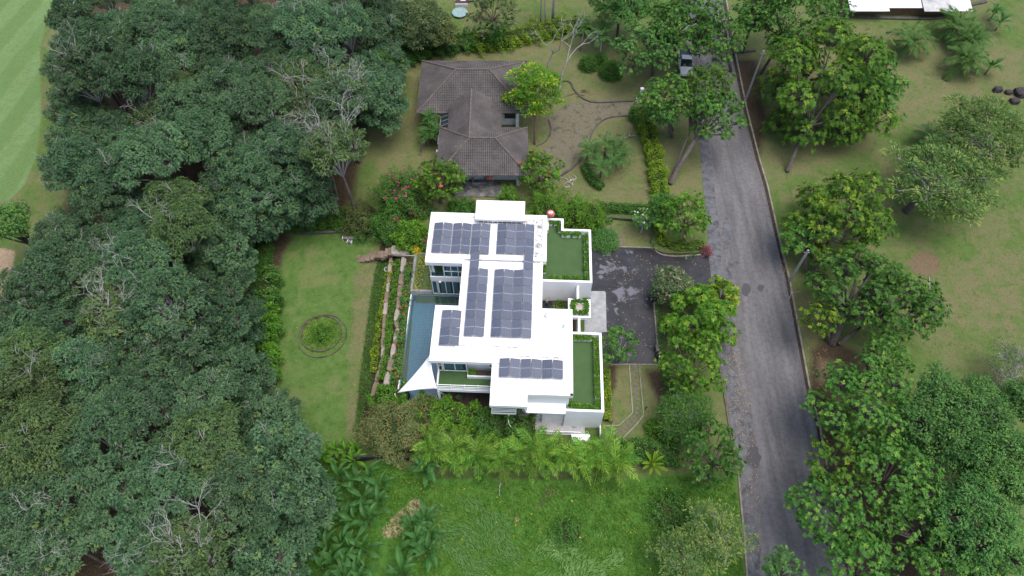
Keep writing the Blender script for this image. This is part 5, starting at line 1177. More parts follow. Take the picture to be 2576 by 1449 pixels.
# blossoms, red shoots
def sprinkle(name, u, v, rpx, rv, z, n, size, mat, label, per=5, cat='flowers', group=None):
    rng = np.random.default_rng(int(u + v)); c = P(u, v, z); r_ = rpx / px_per_m(c); d = rand_dir(rng, n); d[:, 2] = np.abs(d[:, 2]) * .9 + .05; d = unit(d)
    cl = rng.random(n) < .75; d[cl] = unit(d[rng.integers(0, max(2, n // 6), cl.sum())] + rng.normal(0, .12, (cl.sum(), 3)))
    tips = d * np.array([r_, r_, rv]) * rng.uniform(.9, 1.1, (n, 1)); o = Leaves(); spray(o, rng, tips, d, per, size, size * .7, .12, 'star', rng.random(n), .1)
    e = link(name, o.mesh(name, G[mat]), None, tuple(c)); tag(e, label, cat, group, 'stuff'); return e
# ================================================================ BUSHES AND HEDGES
def bush(u, v, rpx, h, mat, label, L=.2, W=.12, dens=60, seed=None, sy=1.0, name='bush', cat='bush', group=None, young=.03, z0=0., mode='cloud', flow=None, top=None, lump=.18, stemmed=False):
    seed = seed or int(u * 3 + v); rng = np.random.default_rng(seed); b = gp(u, v + 0); g = float(gz(b.x, b.y)); c = P(u, v, g + h * .5); r_ = rpx / px_per_m(c)
    e = empty(name, (c.x, c.y, g + z0)); tag(e, label, cat, group)
    n = int(dens * 2 * math.pi * r_ * max(r_, h) * .8); d = rand_dir(rng, n); d[:, 2] = np.abs(d[:, 2]); 
    k_ = 1 + lump * (np.sin(d[:, :1] * 5 + seed) * np.cos(d[:, 1:2] * 6 + seed * 2) + np.sin(d[:, 2:] * 7 + d[:, :1] * 9))
    tips = d * np.array([r_, r_ * sy, h]) * k_ * rng.uniform(.8, 1.05, (n, 1)); nn = unit(d + np.array([0, 0, .4]))
    o = Leaves(); spray(o, rng, tips, nn, 3, L, W, .1, mode, np.clip(rng.normal(.45, .18, n), 0, .84), .2, young)
    link('foliage', o.mesh('foliage', G[mat]), e)
    # dense inner twigs and leaves
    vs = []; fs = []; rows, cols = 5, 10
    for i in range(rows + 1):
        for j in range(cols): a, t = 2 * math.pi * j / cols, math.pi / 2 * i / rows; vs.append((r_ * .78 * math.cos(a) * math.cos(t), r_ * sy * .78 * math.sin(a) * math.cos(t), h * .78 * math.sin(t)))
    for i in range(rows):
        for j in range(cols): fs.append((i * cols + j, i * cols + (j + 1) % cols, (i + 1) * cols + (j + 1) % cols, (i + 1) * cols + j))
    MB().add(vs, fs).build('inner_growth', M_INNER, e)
    if flow:
        fm, nf, fs_ = flow; i_ = rng.integers(0, n, nf // 4); i_ = np.concatenate([i_] * 4); o = Leaves(); tp = tips[i_] * 1.04 + rng.normal(0, .14, (len(i_), 3)); spray(o, rng, tp, nn[i_], 4, fs_, fs_ * .8, .05, 'star', rng.random(len(i_)), .1); tag(link('flowers', o.mesh('flowers', G[fm]), e), kind='stuff')
    return e
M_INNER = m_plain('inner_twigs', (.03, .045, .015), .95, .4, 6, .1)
def hedge(pts, w_, h, mat, label, L=.18, W=.11, dens=55, seed=1, young=.03, name='hedge', lump=.2, group=None, flow=None, cat='hedge', ground=True, kind=None):
    """clipped or loose hedge along a line of photo points"""
    rng = np.random.default_rng(seed); Wp = [gp(*p) for p in pts]; e = empty(name, tuple(Wp[0])); tag(e, label, cat, group, kind); o = Leaves(); core = MB(); allt = []; alln = []
    for a, b in zip(Wp[:-1], Wp[1:]):
        d = b - a; Ln = d.length; ax = np.array(d / Ln); sx = np.array([-ax[1], ax[0], 0]); n = int(dens * Ln * (w_ + 2 * h) * .75)
        t = rng.random(n) * Ln; th = rng.uniform(-1.75, 1.75, n)
        ex = .55; cx = np.sign(np.sin(th)) * np.abs(np.sin(th)) ** ex * w_ / 2; cz = h * np.clip(np.cos(th * .9), 0, 1) ** ex
        k_ = 1 + lump * np.sin(t * 1.9 + seed) * np.cos(t * .8 + seed * 3) + lump * .7 * np.sin(t * 4.3 + th * 2)
        pos = np.array(a - Wp[0]) + t[:, None] * ax + (cx * k_)[:, None] * sx; pos[:, 2] += cz * k_ * rng.uniform(.82, 1.05, n)
        nn = unit(sx * np.sin(th)[:, None] + np.array([0, 0, 1.]) * np.cos(th)[:, None] + np.array([0, 0, .25])); allt.append(pos); alln.append(nn)
        spray(o, rng, pos, nn, 3, L, W, .09, 'cloud', np.clip(rng.normal(.45 + .1 * math.sin(seed), .17, n), 0, .84), .2, young)
        A_ = a - Wp[0]; q = Vector((-d.y, d.x, 0)).normalized() * w_ * .34; B2 = b - Wp[0]; up = Vector((0, 0, h * .72)); dn = Vector((0, 0, -.05))
        core.add([A_ - q + dn, A_ + q + dn, A_ + q + up, A_ - q + up, B2 - q + dn, B2 + q + dn, B2 + q + up, B2 - q + up], [(0, 3, 2, 1), (4, 5, 6, 7), (2, 3, 7, 6), (0, 1, 5, 4), (1, 2, 6, 5), (3, 0, 4, 7)])
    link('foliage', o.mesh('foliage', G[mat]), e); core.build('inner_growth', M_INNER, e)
    if flow:
        fm, nf, fs_ = flow; T = np.concatenate(allt); N_ = np.concatenate(alln); ok = np.where(N_[:, 2] > .3)[0]; i_ = rng.choice(ok, nf); o = Leaves(); spray(o, rng, T[i_] * np.array([1, 1, 1]) + np.array([0, 0, .05]), N_[i_], 4, fs_, fs_ * .8, .05, 'star', rng.random(nf), .1); tag(link('flowers', o.mesh('flowers', G[fm]), e), kind='stuff')
    return e
def cover(poly, h, mat, label, dens=40, L=.16, W=.1, seed=2, young=.04, name='ground_cover', flow=None, mode='cloud', tilt=.6, z=0.):
    """low mat of leaves nobody could count"""
    rng = np.random.default_rng(seed); w_ = np.array(W2(poly)); lo, hi = w_.min(0), w_.max(0); n = int(dens * (hi[0] - lo[0]) * (hi[1] - lo[1])); p = rng.uniform(lo, hi, (n, 2)); s = sdist(p[:, 0], p[:, 1], [tuple(q) for q in w_]); p = p[s > rng.uniform(-.12, .1, n)]; n = len(p)
    pos = np.concatenate([p, (gz(p[:, 0], p[:, 1]) + z + h * rng.uniform(.2, 1, n) * (.7 + .3 * np.sin(p[:, 0] * 2.1) * np.cos(p[:, 1] * 1.7)))[:, None]], 1)
    nn = unit(rand_dir(rng, n) * tilt + np.array([0, 0, 1.])); o = Leaves(); spray(o, rng, pos, nn, 3, L, W, .1, mode, np.clip(rng.normal(.45, .2, n) + .12 * np.sin(p[:, 0] * .9) * np.sin(p[:, 1] * 1.1), 0, .84), .1, young)
    ob = link(name, o.mesh(name, G[mat])); tag(ob, label, 'ground cover', None, 'stuff')
    if flow:
        fm, nf, fs_ = flow; i_ = rng.integers(0, n, nf); o = Leaves(); spray(o, rng, pos[i_] + np.array([0, 0, h * .6]), nn[i_], 4, fs_, fs_ * .8, .05, 'star', rng.random(nf), .1); f_ = link('blossom', o.mesh('blossom', G[fm]), ob)
    return ob
# west garden
GH = 'hedges of the villa garden'
hedge([(678, 590), (672, 640), (668, 690)], 1.5, 1.3, 'hedge', 'dark green hedge along the upper end of the west lawn', seed=11, group=GH)
hedge([(680, 700), (672, 760), (684, 800)], 2.6, 2.2, 'hedge', 'bushy bright hedge at the middle of the west lawn edge', .26, .17, 40, 12, .1, lump=.3, group=GH)
hedge([(678, 800), (672, 870), (668, 930), (675, 975)], 2.7, 2.6, 'bright', 'tall bright green hedge at the lower end of the west lawn edge', .28, .18, 40, 13, .06, lump=.32, group=GH)
hedge([(735, 570), (800, 565), (880, 562)], 2.2, 1.4, 'hedge', 'leafy dark hedge at the north end of the west lawn', .24, .16, 45, 14, .02, lump=.3, group=GH)
bush(905, 545, 45, 2.6, 'brownish', 'olive-brown bush at the corner of the lawn hedge', .22, .12, 50)
bush(905, 590, 26, 1.0, 'hedge', 'low feathery bush overhanging the lawn by the bench', .2, .06, 60)
bush(975, 560, 44, 2.6, 'hedge', 'dark green bush below the bougainvillea', .2, .12, 60)
bush(1035, 590, 42, 2.4, 'bright', 'yellow-green bush between the steps and the villa roof', .22, .14, 60, young=.15)
bush(1015, 488, 74, 3.4, 'hedge', 'magenta-flowering bougainvillea mound beside the bungalow', .2, .12, 60, flow=('pink', 420, .13), name='bougainvillea', cat='bougainvillea', lump=.28)
bush(1047, 625, 12, .8, 'ylw', 'yellow croton plant beside the villa corner', .3, .09, 60, mode='star', name='croton'); bush(1066, 612, 10, .8, 'mauve', 'dark red cordyline plant beside the villa corner', .4, .07, 50, mode='star', name='cordyline')
cover([(958, 640), (940, 700), (908, 930), (895, 1080), (905, 1085), (930, 1000), (945, 900), (970, 720), (975, 655)], .22, 'hedge', 'bright green creeping cover sloping down to the west lawn', 75, .14, .1, 31)
hedge([(985, 665), (966, 760), (950, 850), (940, 940)], .5, .5, 'lime', 'straggling row of yellow-flowering shrubs on the lower bank', .18, .11, 45, 32, .1, lump=.45, flow=('ylw', 70, .13), group='planting rows on the bank')
hedge([(1005, 660), (990, 760), (978, 850), (962, 960)], .55, .5, 'bright', 'row of low leafy shrubs between the two rock rows', .18, .12, 50, 33, .06, lump=.4, group='planting rows on the bank')
hedge([(1030, 670), (1022, 740), (1010, 830), (1000, 920), (992, 970)], .6, .6, 'deep', 'row of red-flowering plants between the upper rocks and the pool', .26, .1, 40, 34, .05, lump=.45, flow=('red', 40, .16), group='planting rows on the bank')
cover([(1058, 650), (1072, 650), (1058, 735), (1043, 735)], .25, 'variegated', 'flower border inside the lawn pocket at the pool end', 60, .12, .09, 35, .3, flow=('ylw', 60, .1))
bush(810, 838, 25, 1.1, 'bright', 'round green bush in the middle of the ring bed', .2, .08, 70, seed=41, lump=.3)
ringp = [(810 + 54 * math.cos(a), 844 - 49 * math.sin(a)) for a in [i * .35 for i in range(18)]]
cover(ringp, .16, 'yellowg', 'low yellow-green plants filling the ring bed', 34, .15, .1, 42, .25)
# south edge of the plot
bush(1010, 1075, 92, 3.0, 'brownish', 'large brown-tinged straggly bush at the south-west corner of the plot', .22, .12, 75, sy=.8, young=.18, lump=.3)
bush(950, 1060, 34, 2.4, 'brownish', 'pale twiggy bush at the left end of the brown-tinged bush', .2, .07, 22, young=.5, lump=.35)
hedge([(935, 1030), (985, 1008), (1030, 1010)], 2.0, 2.0, 'bright', 'bright green shrub row at the foot of the pool', .26, .15, 42, 51, .15, lump=.3, group=GH)
hedge([(1050, 1030), (1120, 1046), (1190, 1060), (1260, 1076)], 2.6, 1.6, 'bright', 'wide bright green hedge in front of the dark timber deck', .26, .16, 42, 52, .2, lump=.3, group=GH)
hedge([(1200, 1075), (1270, 1085), (1345, 1085)], 2.2, 2.2, 'hedge', 'darker green hedge below the spiral stair', .3, .12, 40, 53, .02, lump=.35, group=GH)
hedge([(1560, 1135), (1640, 1142), (1705, 1148)], 2.0, 1.3, 'hedge', 'green hedge along the south edge of the east lawn', .22, .12, 50, 54, .12, lump=.2, group=GH)
hedge([(1524, 935), (1527, 1000), (1526, 1060)], .55, .7, 'lime', 'narrow yellow-green border under the villa east wall', .16, .12, 70, 55, .3, lump=.12, group=GH)
bush(1645, 1075, 20, 1.3, 'bright', 'small yellow-green shrub on the east lawn', .24, .09, 60); bush(1680, 1105, 24, .9, 'hedge', 'dark hollow-centred shrub on the east lawn', .24, .1, 60)
# driveway surroundings
cover([(1648, 765), (1662, 763), (1668, 830), (1677, 890), (1690, 985), (1700, 1050), (1672, 1030), (1664, 960), (1657, 915), (1652, 840)], .16, 'variegated', 'white-speckled green ground cover beside the driveway', 70, .13, .09, 61, .1)
cover([(1640, 612), (1648, 622), (1660, 632), (1690, 640), (1775, 634), (1775, 642), (1720, 648), (1676, 641), (1655, 635), (1638, 620)], .2, 'variegated', 'speckled ground cover along the driveway kerb', 80, .13, .09, 62, .1)
hedge([(1652, 560), (1662, 600), (1675, 620)], .9, .7, 'lime', 'yellow hedge turning the corner by the driveway', .16, .1, 60, 63, .35, group=GH); hedge([(1680, 618), (1720, 624), (1770, 618)], 1.1, .6, 'yellowg', 'yellow-green low hedge along the north side of the driveway mouth', .18, .1, 50, 64, .25, group=GH)
bush(1778, 628, 13, 1.0, 'mauve', 'mauve leafed shrub at the driveway mouth', .16, .1, 90, name='shrub')
bush(1521, 600, 36, 1.4, 'deep', 'dark round bush on the lawn north of the driveway', .16, .08, 90, lump=.08)
hedge([(1508, 527), (1570, 530), (1630, 533)], 1.0, 1.0, 'hedge', 'clipped green hedge behind the north lawn', .16, .1, 60, 65, lump=.1, group=GH); hedge([(1510, 555), (1540, 556)], .7, .45, 'variegated', 'short white-flecked hedge beside the planter wall', .14, .1, 70, 66, .15, group=GH)
for u, v, r_, h, lab in ((1380, 525, 50, 3.2, 'feathery light green shrub behind the villa dish'), (1440, 530, 46, 3.0, 'feathery light green shrub in the middle of the row behind the villa'), (1492, 540, 36, 3.0, 'feathery light green shrub at the terrace corner of the villa'), (1280, 497, 27, 2.2, 'small lime shrub behind the stair tower of the villa')):
    bush(u, v, r_, h, 'bright', lab, .32, .07, 45, mode='cloud', name='shrub', group='feathery shrubs behind the villa', lump=.3, young=.15)
bush(1160, 525, 34, 1.6, 'hedge', 'green hedge bush north-west of the villa', .22, .12, 55)
hedge([(1130, 530), (1195, 528)], 1.0, 1.1, 'hedge', 'short green hedge at the north wall of the villa', .2, .12, 55, 67, group=GH)
# north plot
hedge([(1615, 300), (1630, 350), (1645, 400), (1652, 450), (1660, 505)], 1.9, 1.5, 'lime', 'lime green hedge along the verge of the north plot', .22, .12, 48, 71, .12, lump=.22, group='hedges of the north plot')
hedge([(1600, 285), (1618, 325)], 2.0, 1.6, 'hedge', 'dark green start of the verge hedge near the gate post', .22, .12, 48, 72, group='hedges of the north plot')
hedge([(1470, 420), (1482, 448), (1500, 468), (1515, 475)], 1.0, .9, 'hedge', 'curved low hedge beside the small palms', .16, .1, 60, 73, lump=.1, group='hedges of the north plot')
bush(1482, 155, 25, 1.9, 'hedge', 'clipped round bush left of the palm stems', .16, .08, 80, lump=.06, group='clipped round bushes'); bush(1512, 148, 18, 1.6, 'hedge', 'small clipped bush behind the palm stems', .16, .08, 80, lump=.06, group='clipped round bushes'); bush(1538, 172, 30, 2.2, 'hedge', 'largest clipped round bush right of the palm stems', .16, .08, 80, lump=.06, group='clipped round bushes')
hedge([(985, 160), (1060, 135), (1130, 120), (1200, 112)], 3.6, 1.6, 'hedge', 'wide band of dark shrubs behind the bungalow', .28, .12, 30, 74, .06, lump=.35, group='hedges of the north plot')
hedge([(1190, 120), (1260, 112), (1330, 95), (1400, 80), (1480, 72)], 3.2, 1.4, 'lime', 'wide band of yellow-green shrubs behind the bungalow', .3, .1, 30, 75, .15, lump=.35, group='hedges of the north plot')
# terrace planters
M_PLW = m_plain('white_planter', (.75, .76, .77), .6, .05)
def planter(hx, hy, lx, ly, label, z=3.432, seed=0, mat='bright'):
    e = empty('planter_box', (*from_house(hx, hy), z), -HA); tag(e, label, 'planter', 'white planter boxes on the terraces'); t = .03; h = .36
    MB().box(-lx / 2, lx / 2, -ly / 2, -ly / 2 + t, 0, h).box(-lx / 2, lx / 2, ly / 2 - t, ly / 2, 0, h).box(-lx / 2, -lx / 2 + t, -ly / 2 + t + .001, ly / 2 - t - .001, 0, h).box(lx / 2 - t, lx / 2, -ly / 2 + t + .001, ly / 2 - t - .001, 0, h).box(-lx / 2 + t + .001, lx / 2 - t - .001, -ly / 2 + t + .001, ly / 2 - t - .001, .02, .28).build('box', M_PLW, e)
    rng = np.random.default_rng(seed + 5); n = int(160 * lx * ly) + 20; p = np.stack([rng.uniform(-lx / 2, lx / 2, n) * .95, rng.uniform(-ly / 2, ly / 2, n) * .95, rng.uniform(.3, .62, n)], 1); o = Leaves(); spray(o, rng, p, unit(rand_dir(rng, n) * .7 + np.array([0, 0, 1.])), 5, .17, .09, .08, 'cloud', rng.random(n) * .84, .2, .1); link('plants', o.mesh('plants', G[mat]), e)
i = 0
def seq(lst, lx, ly, text):
    global i
    for j, (x, y) in enumerate(lst): planter(x, y, lx, ly, text % ORD[j], seed=i); i += 1
seq([(4.55, 3.0), (5.73, 3.02), (7.0, 3.02)], .98, .42, 'white planter, %s from the west in the south row of the north-east terrace')
seq([(8.1, 8.5), (8.1, 7.2), (8.1, 5.9), (8.1, 4.6), (8.1, 3.3)], .44, 1.05, 'white planter, %s from the north on the east side of the north-east terrace')
seq([(3.95, 10.62), (4.75, 10.64)], .6, .32, 'white planter, %s from the west in the far corner of the north-east terrace'); seq([(5.08, 9.7), (5.08, 10.25)], .32, .5, 'white planter, %s from the south beside the terrace notch')
seq([(5.85, 9.08), (7.0, 9.08)], .98, .44, 'white planter, %s from the west on the north side of the north-east terrace'); planter(3.42, 4.2, .3, .9, 'white planter against the villa wall on the north-east terrace', seed=50)
seq([(6.9, -4.3), (7.98, -4.3)], .98, .42, 'white planter, %s from the west in the north row of the south-east terrace')
seq([(8.88, -4.85), (8.88, -6.05), (8.88, -7.2), (8.88, -8.1), (8.88, -9.2), (8.88, -10.5), (8.88, -11.75)], .46, .98, 'white planter, %s from the north on the east side of the south-east terrace')
seq([(6.9, -12.02), (8.0, -12.02)], 1.0, .46, 'white planter, %s from the west in the south row of the south-east terrace'); planter(6.2, -11.8, .55, .6, 'white planter in the south-west corner of the south-east terrace', seed=51)
planter(-3.75, -8.72, .7, .4, 'leafy green plant in the long trough of the south terrace', 3.55, 52, 'bright')
for j, (x, y, lx, ly, t) in enumerate(((7.3, .25, 1.75, .36, 'north'), (7.3, -1.12, 1.75, .36, 'south'), (6.55, -.45, .36, .95, 'west'), (8.02, -.45, .36, .95, 'east'))):
    planter(x, y, lx, ly, 'leafy white planter on the %s side of the porch roof' % t, 3.2, 60 + j)
# courtyard plants and box hedges by the entrance
for x, y, lab in ((8.3, 2.95, 'clipped box shrub beside the north entrance wall'), (8.35, -3.0, 'clipped box shrub beside the south entrance wall')):
    rng = np.random.default_rng(int(x * 10 - y)); n = 220; p = rng.uniform(-1, 1, (n, 3)); ax = rng.integers(0, 3, n); p[np.arange(n), ax] = np.sign(p[np.arange(n), ax]); p[:, 2] = np.abs(p[:, 2]); p = p * np.array([.36, .36, .9]); o = Leaves(); spray(o, rng, p, unit(p + np.array([0, 0, .3])), 4, .14, .09, .06, 'cloud', rng.random(n) * .7, .2); e = empty('box_shrub', (*from_house(x, y - .9), .05)); tag(e, lab, 'shrub', 'box shrubs by the entrance'); link('foliage', o.mesh('foliage', G['deep']), e); MB().box(-.3, .3, -.3, .3, 0, .8).build('inner_growth', M_INNER, e)
for j, (x, y, r_) in enumerate(((4.9, 1.2, 12), (5.7, 1.0, 14), (6.4, 1.6, 12), (5.3, 2.0, 9))):
    X, Y = from_house(x, y); u_ = X / (Y * cT + CAM_H * sT) * FPX + 1288; pz = Vector((X, Y, 0)); up_ = Y * sT - CAM_H * cT; v_ = 724.5 - FPX * (Y * sT - CAM_H * cT) / (Y * cT + CAM_H * sT)
    bush(u_, v_, r_, .7, 'bright' if j % 2 else 'brownish', ['reddish leafy clump by the courtyard pond', 'leafy green clump in the middle of the entrance courtyard', 'brownish clump beside the porch in the courtyard', 'low green clump at the back of the entrance courtyard'][j], .16, .09, 60, group='courtyard plants', z0=.12)
# potted plants on the dark deck
for j, (x, y, r_, pot) in enumerate(((-7.05, -9.95, .5, 1), (-6.5, -10.3, .5, 1), (-6.1, -9.9, .4, 0), (-5.15, -10.0, .5, 0))):
    e = empty('potted_plant', (*from_house(x, y), .03)); tag(e, ['large round white pot beside the terrace column', 'second round white pot with a dark green plant on the deck', 'small spiky green plant standing on the dark deck', 'grey-green spiky plant in the middle of the dark deck'][j], 'potted plant', 'pots on the timber deck')
    MB().lathe([(.25, 0), (.42, .1), (.48, .35), (.44, .55), (.38, .55), (.36, .45), (0, .43)] if pot else [(.18, 0), (.22, .3), (.18, .3), (0, .26)], (0, 0, 0), 20).build('pot', M_METALW if pot else M_BLACK, e, smooth=True)
    rng = np.random.default_rng(j); n = 26; d = unit(rand_dir(rng, n) * np.array([1, 1, .4]) + np.array([0, 0, .7])); o = Leaves(); o.put(leaf_quads(np.tile([0, 0, .4], (n, 1)), d, unit(np.cross(np.cross(d, [0, 0, 1.]), d)), rng.uniform(.4, .6, n), np.full(n, .1), rng), rng.random(n)); link('leaves', o.mesh('leaves', G['deep'] if pot else G['greyg']), e)
# ================================================================ PALMS, BANANAS, MEADOW
def frond_mesh(L, nl, ll, lw, arch, mat, seed, vee=.5, tint=(.25, .7)):
    rng = np.random.default_rng(seed); t = np.linspace(.12, 1, nl); x = L * (t - .12 * arch * t ** 3); z = L * (.32 * np.sin(t * 1.6) - arch * .55 * t ** 2.2)
    rach = np.stack([x, np.zeros(nl), z], 1); tan = unit(np.gradient(rach, axis=0)); out = Leaves()
    for s in (-1, 1):
        prof = np.sin(np.clip(t * 1.05 + .06, 0, 1) * math.pi) ** .55; d = unit(tan * .75 + np.array([0, s * 1.0, 0]) + np.stack([np.zeros(nl), np.zeros(nl), np.full(nl, vee)], 1) * .35 + rng.normal(0, .07, (nl, 3)))
        out.put(leaf_quads(rach, d, unit(np.array([[0, -s * .4, 1.]]) + rng.normal(0, .12, (nl, 3))), ll * prof * rng.uniform(.85, 1.1, nl) + .05, np.full(nl, lw), rng, .38), np.clip(rng.normal(sum(tint) / 2, .16, nl), 0, .85))
    r0 = np.concatenate([[[0, 0, 0]], rach]); q = []
    for a, b in zip(r0[:-1], r0[1:]): w_ = np.array([0, .028, 0]); q.append([a - w_, a + w_, b + w_ * .7, b - w_ * .7])
    out.put(np.array(q), .9); return out.mesh('frond', mat)
FR = {'areca': [frond_mesh(2.6 + .3 * s, 15, .72, .13, .55 + .15 * s, G['palm'], 200 + s, .9) for s in range(3)],
      'arecad': [frond_mesh(2.0 + .2 * s, 15, .6, .11, .6 + .2 * s, G['palmd'], 210 + s, .7) for s in range(3)],
      'coco': [frond_mesh(3.6 + .3 * s, 20, .95, .16, .6 + .25 * s, G['coco'], 220 + s, .2) for s in range(3)],
      'cycad': [frond_mesh(2.4 + .2 * s, 26, .5, .06, .5 + .2 * s, G['palmd'], 230 + s, .4) for s in range(2)]}
def palm(x, y, h, kind, n, label, seed, cat='palm', group=None, sc=1.0, trunk=.09, spread=(15, 75), stems=1, name='palm', bark=None):
    rn = random.Random(seed); z = float(gz(x, y)); e = empty(name, (x, y, z)); tag(e, label, cat, group); mesh = FR[kind]
    for s in range(stems):
        ox, oy = (0, 0) if stems == 1 else (rn.gauss(0, .35), rn.gauss(0, .35)); hh = h * (1 if stems == 1 else rn.uniform(.7, 1.1)); lean = (rn.gauss(0, .06) * hh, rn.gauss(0, .06) * hh)
        if hh > .3: MB().tube([(ox, oy, -.2), (ox + lean[0] * .4, oy + lean[1] * .4, hh * .5), (ox + lean[0], oy + lean[1], hh)], [trunk * 1.3, trunk, trunk * .85], 8).build('trunk', bark or PALE, e, smooth=True)
        a0 = rn.uniform(0, 6.28)
        for i in range(n):
            a = a0 + i * 2.4; el = R(spread[1] - (spread[1] - spread[0]) * ((i + .5) / n) + rn.uniform(-8, 8)); o = link('frond', mesh[rn.randrange(len(mesh))], e, (ox + lean[0], oy + lean[1], hh)); o.rotation_euler = (rn.uniform(-.3, .3), -el + R(18), a); k_ = sc * rn.uniform(.85, 1.1); o.scale = (k_, k_, k_)
    return e
row = [(1098, 1112), (1150, 1118), (1205, 1122), (1262, 1128), (1318, 1130), (1375, 1128), (1425, 1130), (1472, 1140), (1515, 1142), (1550, 1140)]
for j, (u, v) in enumerate(row):
    p = P(u, v, 2.6); palm(p.x, p.y - .5, 2.2, 'areca', 6, 'yellow-green feather palm, %s from the left in the row south of the villa' % ORD[j], 300 + j, group='palm row south of the villa', stems=3, trunk=.06, sc=.92 if j < 8 else 1.05, spread=(0, 75))
for j, (u, v) in enumerate([(1128, 1150), (1240, 1160), (1345, 1158), (1450, 1160)]):
    p = P(u, v, 1.4); palm(p.x, p.y - .3, 1.2, 'areca', 7, 'low front palm, %s from the left before the palm row' % ORD[j], 330 + j, group='palm row south of the villa', stems=1, trunk=.05, sc=.85, spread=(0, 70))
for j, (u, v, lab) in enumerate(((2290, 100, 'leftmost coconut palm on the upper slope'), (2405, 60, 'coconut palm nearest the drain below the long shed'), (2440, 95, 'coconut palm in the middle of the upper slope cluster'), (2430, 150, 'lowest drooping coconut palm of the upper slope cluster'))):
    p = P(u, v, 2.2); palm(p.x, p.y, 1.6, 'coco', 20, lab, 350 + j, group='coconut palms on the slope', trunk=.16, spread=(0, 75), sc=1.0)
p = P(2345, 340, 1.5); palm(p.x, p.y, .8, 'cycad', 20, 'dark feathery cycad beside the flame trees', 360, trunk=.2, spread=(5, 70), sc=1.25, name='cycad')
for j, (u, v, h, lab) in enumerate(((1465, 75, 3.6, 'slim palm left of the clipped bushes'), (1515, 98, 3.6, 'slim palm behind the largest clipped bush'), (1505, 72, 3.4, 'slim palm between two others behind the clipped bushes'))):
    p = P(u, v, h); palm(p.x, p.y, h, 'arecad', 11, lab, 370 + j, group='slim palms of the north plot', trunk=.09, spread=(-10, 75), sc=.95)
for j, (u, v) in enumerate([(1480, 368), (1500, 385), (1525, 360), (1548, 375), (1570, 385), (1540, 405), (1515, 415), (1560, 360)]):
    p = P(u, v, 2.4); palm(p.x, p.y, 2.2, 'arecad', 9, 'small garden palm number %s in the cluster by the curved hedge' % ORD[j], 380 + j, group='small palms by the curved hedge', trunk=.06, sc=.85, spread=(-5, 70), bark=BARK)
for j, (u, v, h) in enumerate(((1080, 300, 3.4), (1088, 330, 2.6), (1072, 325, 2.4))):
    p = P(u, v, h); palm(p.x, p.y, h - .4, 'arecad', 9, ['tallest feather palm at the bungalow west wall', 'lower right feather palm at the bungalow west wall', 'lower left feather palm at the bungalow west wall'][j], 395 + j, group='palms at the bungalow wall', stems=2, trunk=.06, sc=.8)
for j, (u, v) in enumerate([(1360, 62), (1372, 64), (1388, 58), (1392, 60)]):
    p = gp(u, v); palm(p.x, p.y, 5.5, 'arecad', 8, 'tall palm stem, %s from the left on the far lawn' % ORD[j], 400 + j, group='palm stems on the far lawn', trunk=.1, sc=.9)
# bananas and heliconias: big paddle leaves
def paddle_mesh(L, Wd, arch, mat, seed, torn=.0):
    rng = np.random.default_rng(seed); n = 9; t = np.linspace(0, 1, n + 1); sx = .22 + .78 * t; x = L * sx * (1 - .15 * arch * sx ** 2); z = L * (.45 * np.sin(sx * 1.5) - arch * .62 * sx ** 2.4); w_ = Wd / 2 * np.sin(np.clip(t * .93 + .05, 0, 1) * math.pi) ** .6
    mid = np.stack([x, 0 * x, z], 1); out = Leaves(); q = []; tt = []
    for i in range(n):
        for s in (-1, 1):
            a, b = mid[i], mid[i + 1]; g_ = 1 - torn * rng.random(); c = b + np.array([.03, s * w_[i + 1] * g_, .25 * w_[i + 1]]); d = a + np.array([.03, s * w_[i] * g_, .25 * w_[i]]); q.append([a, b, c, d] if s > 0 else [a, d, c, b]); tt.append(.35 + .25 * (s > 0) + rng.normal(0, .06))
    out.put(np.array(q), np.array(tt)); st_ = np.array([0, .03, 0]); m0 = np.array([0, 0, 0.]); out.put(np.array([[m0 - st_, m0 + st_, mid[0] + st_, mid[0] - st_]]), .8); return out.mesh('leaf', mat)
PD = [paddle_mesh(2.0 + .2 * s, .52, .5 + .22 * s, G['banana'], 500 + s, .15) for s in range(3)]; PH = [paddle_mesh(1.5 + .15 * s, .36, .4 + .2 * s, G['bright'], 510 + s, .05) for s in range(3)]
STEMG = m_plain('green_stem', (.1, .13, .05), .7, .25)
def banana(x, y, n, label, seed, meshes=PD, sc=1., h=1.0, group=None, name='banana_plant', cat='banana plant'):
    rn = random.Random(seed); e = empty(name, (x, y, float(gz(x, y)))); tag(e, label, cat, group); MB().tube([(0, 0, -.1), (0, 0, h * .6), (0, 0, h)], [.11 * sc, .09 * sc, .05 * sc], 7).build('stem', STEMG, e)
    a0 = rn.uniform(0, 6)
    for i in range(n):
        o = link('leaf', meshes[rn.randrange(3)], e, (0, 0, h * rn.uniform(.75, 1))); o.rotation_euler = (rn.uniform(-.35, .35), -R(rn.uniform(20, 72)) + R(14), a0 + i * 2.4); k_ = sc * rn.uniform(.8, 1.15); o.scale = (k_, k_, k_)
bpts = [(800, 1215), (845, 1190), (890, 1205), (930, 1200), (960, 1225), (825, 1250), (870, 1245), (915, 1250), (955, 1265), (810, 1295), (850, 1300), (890, 1305), (925, 1310), (815, 1375), (850, 1365), (885, 1370), (915, 1380), (835, 1410), (875, 1415), (910, 1425), (800, 1420), (860, 1450), (905, 1455)]
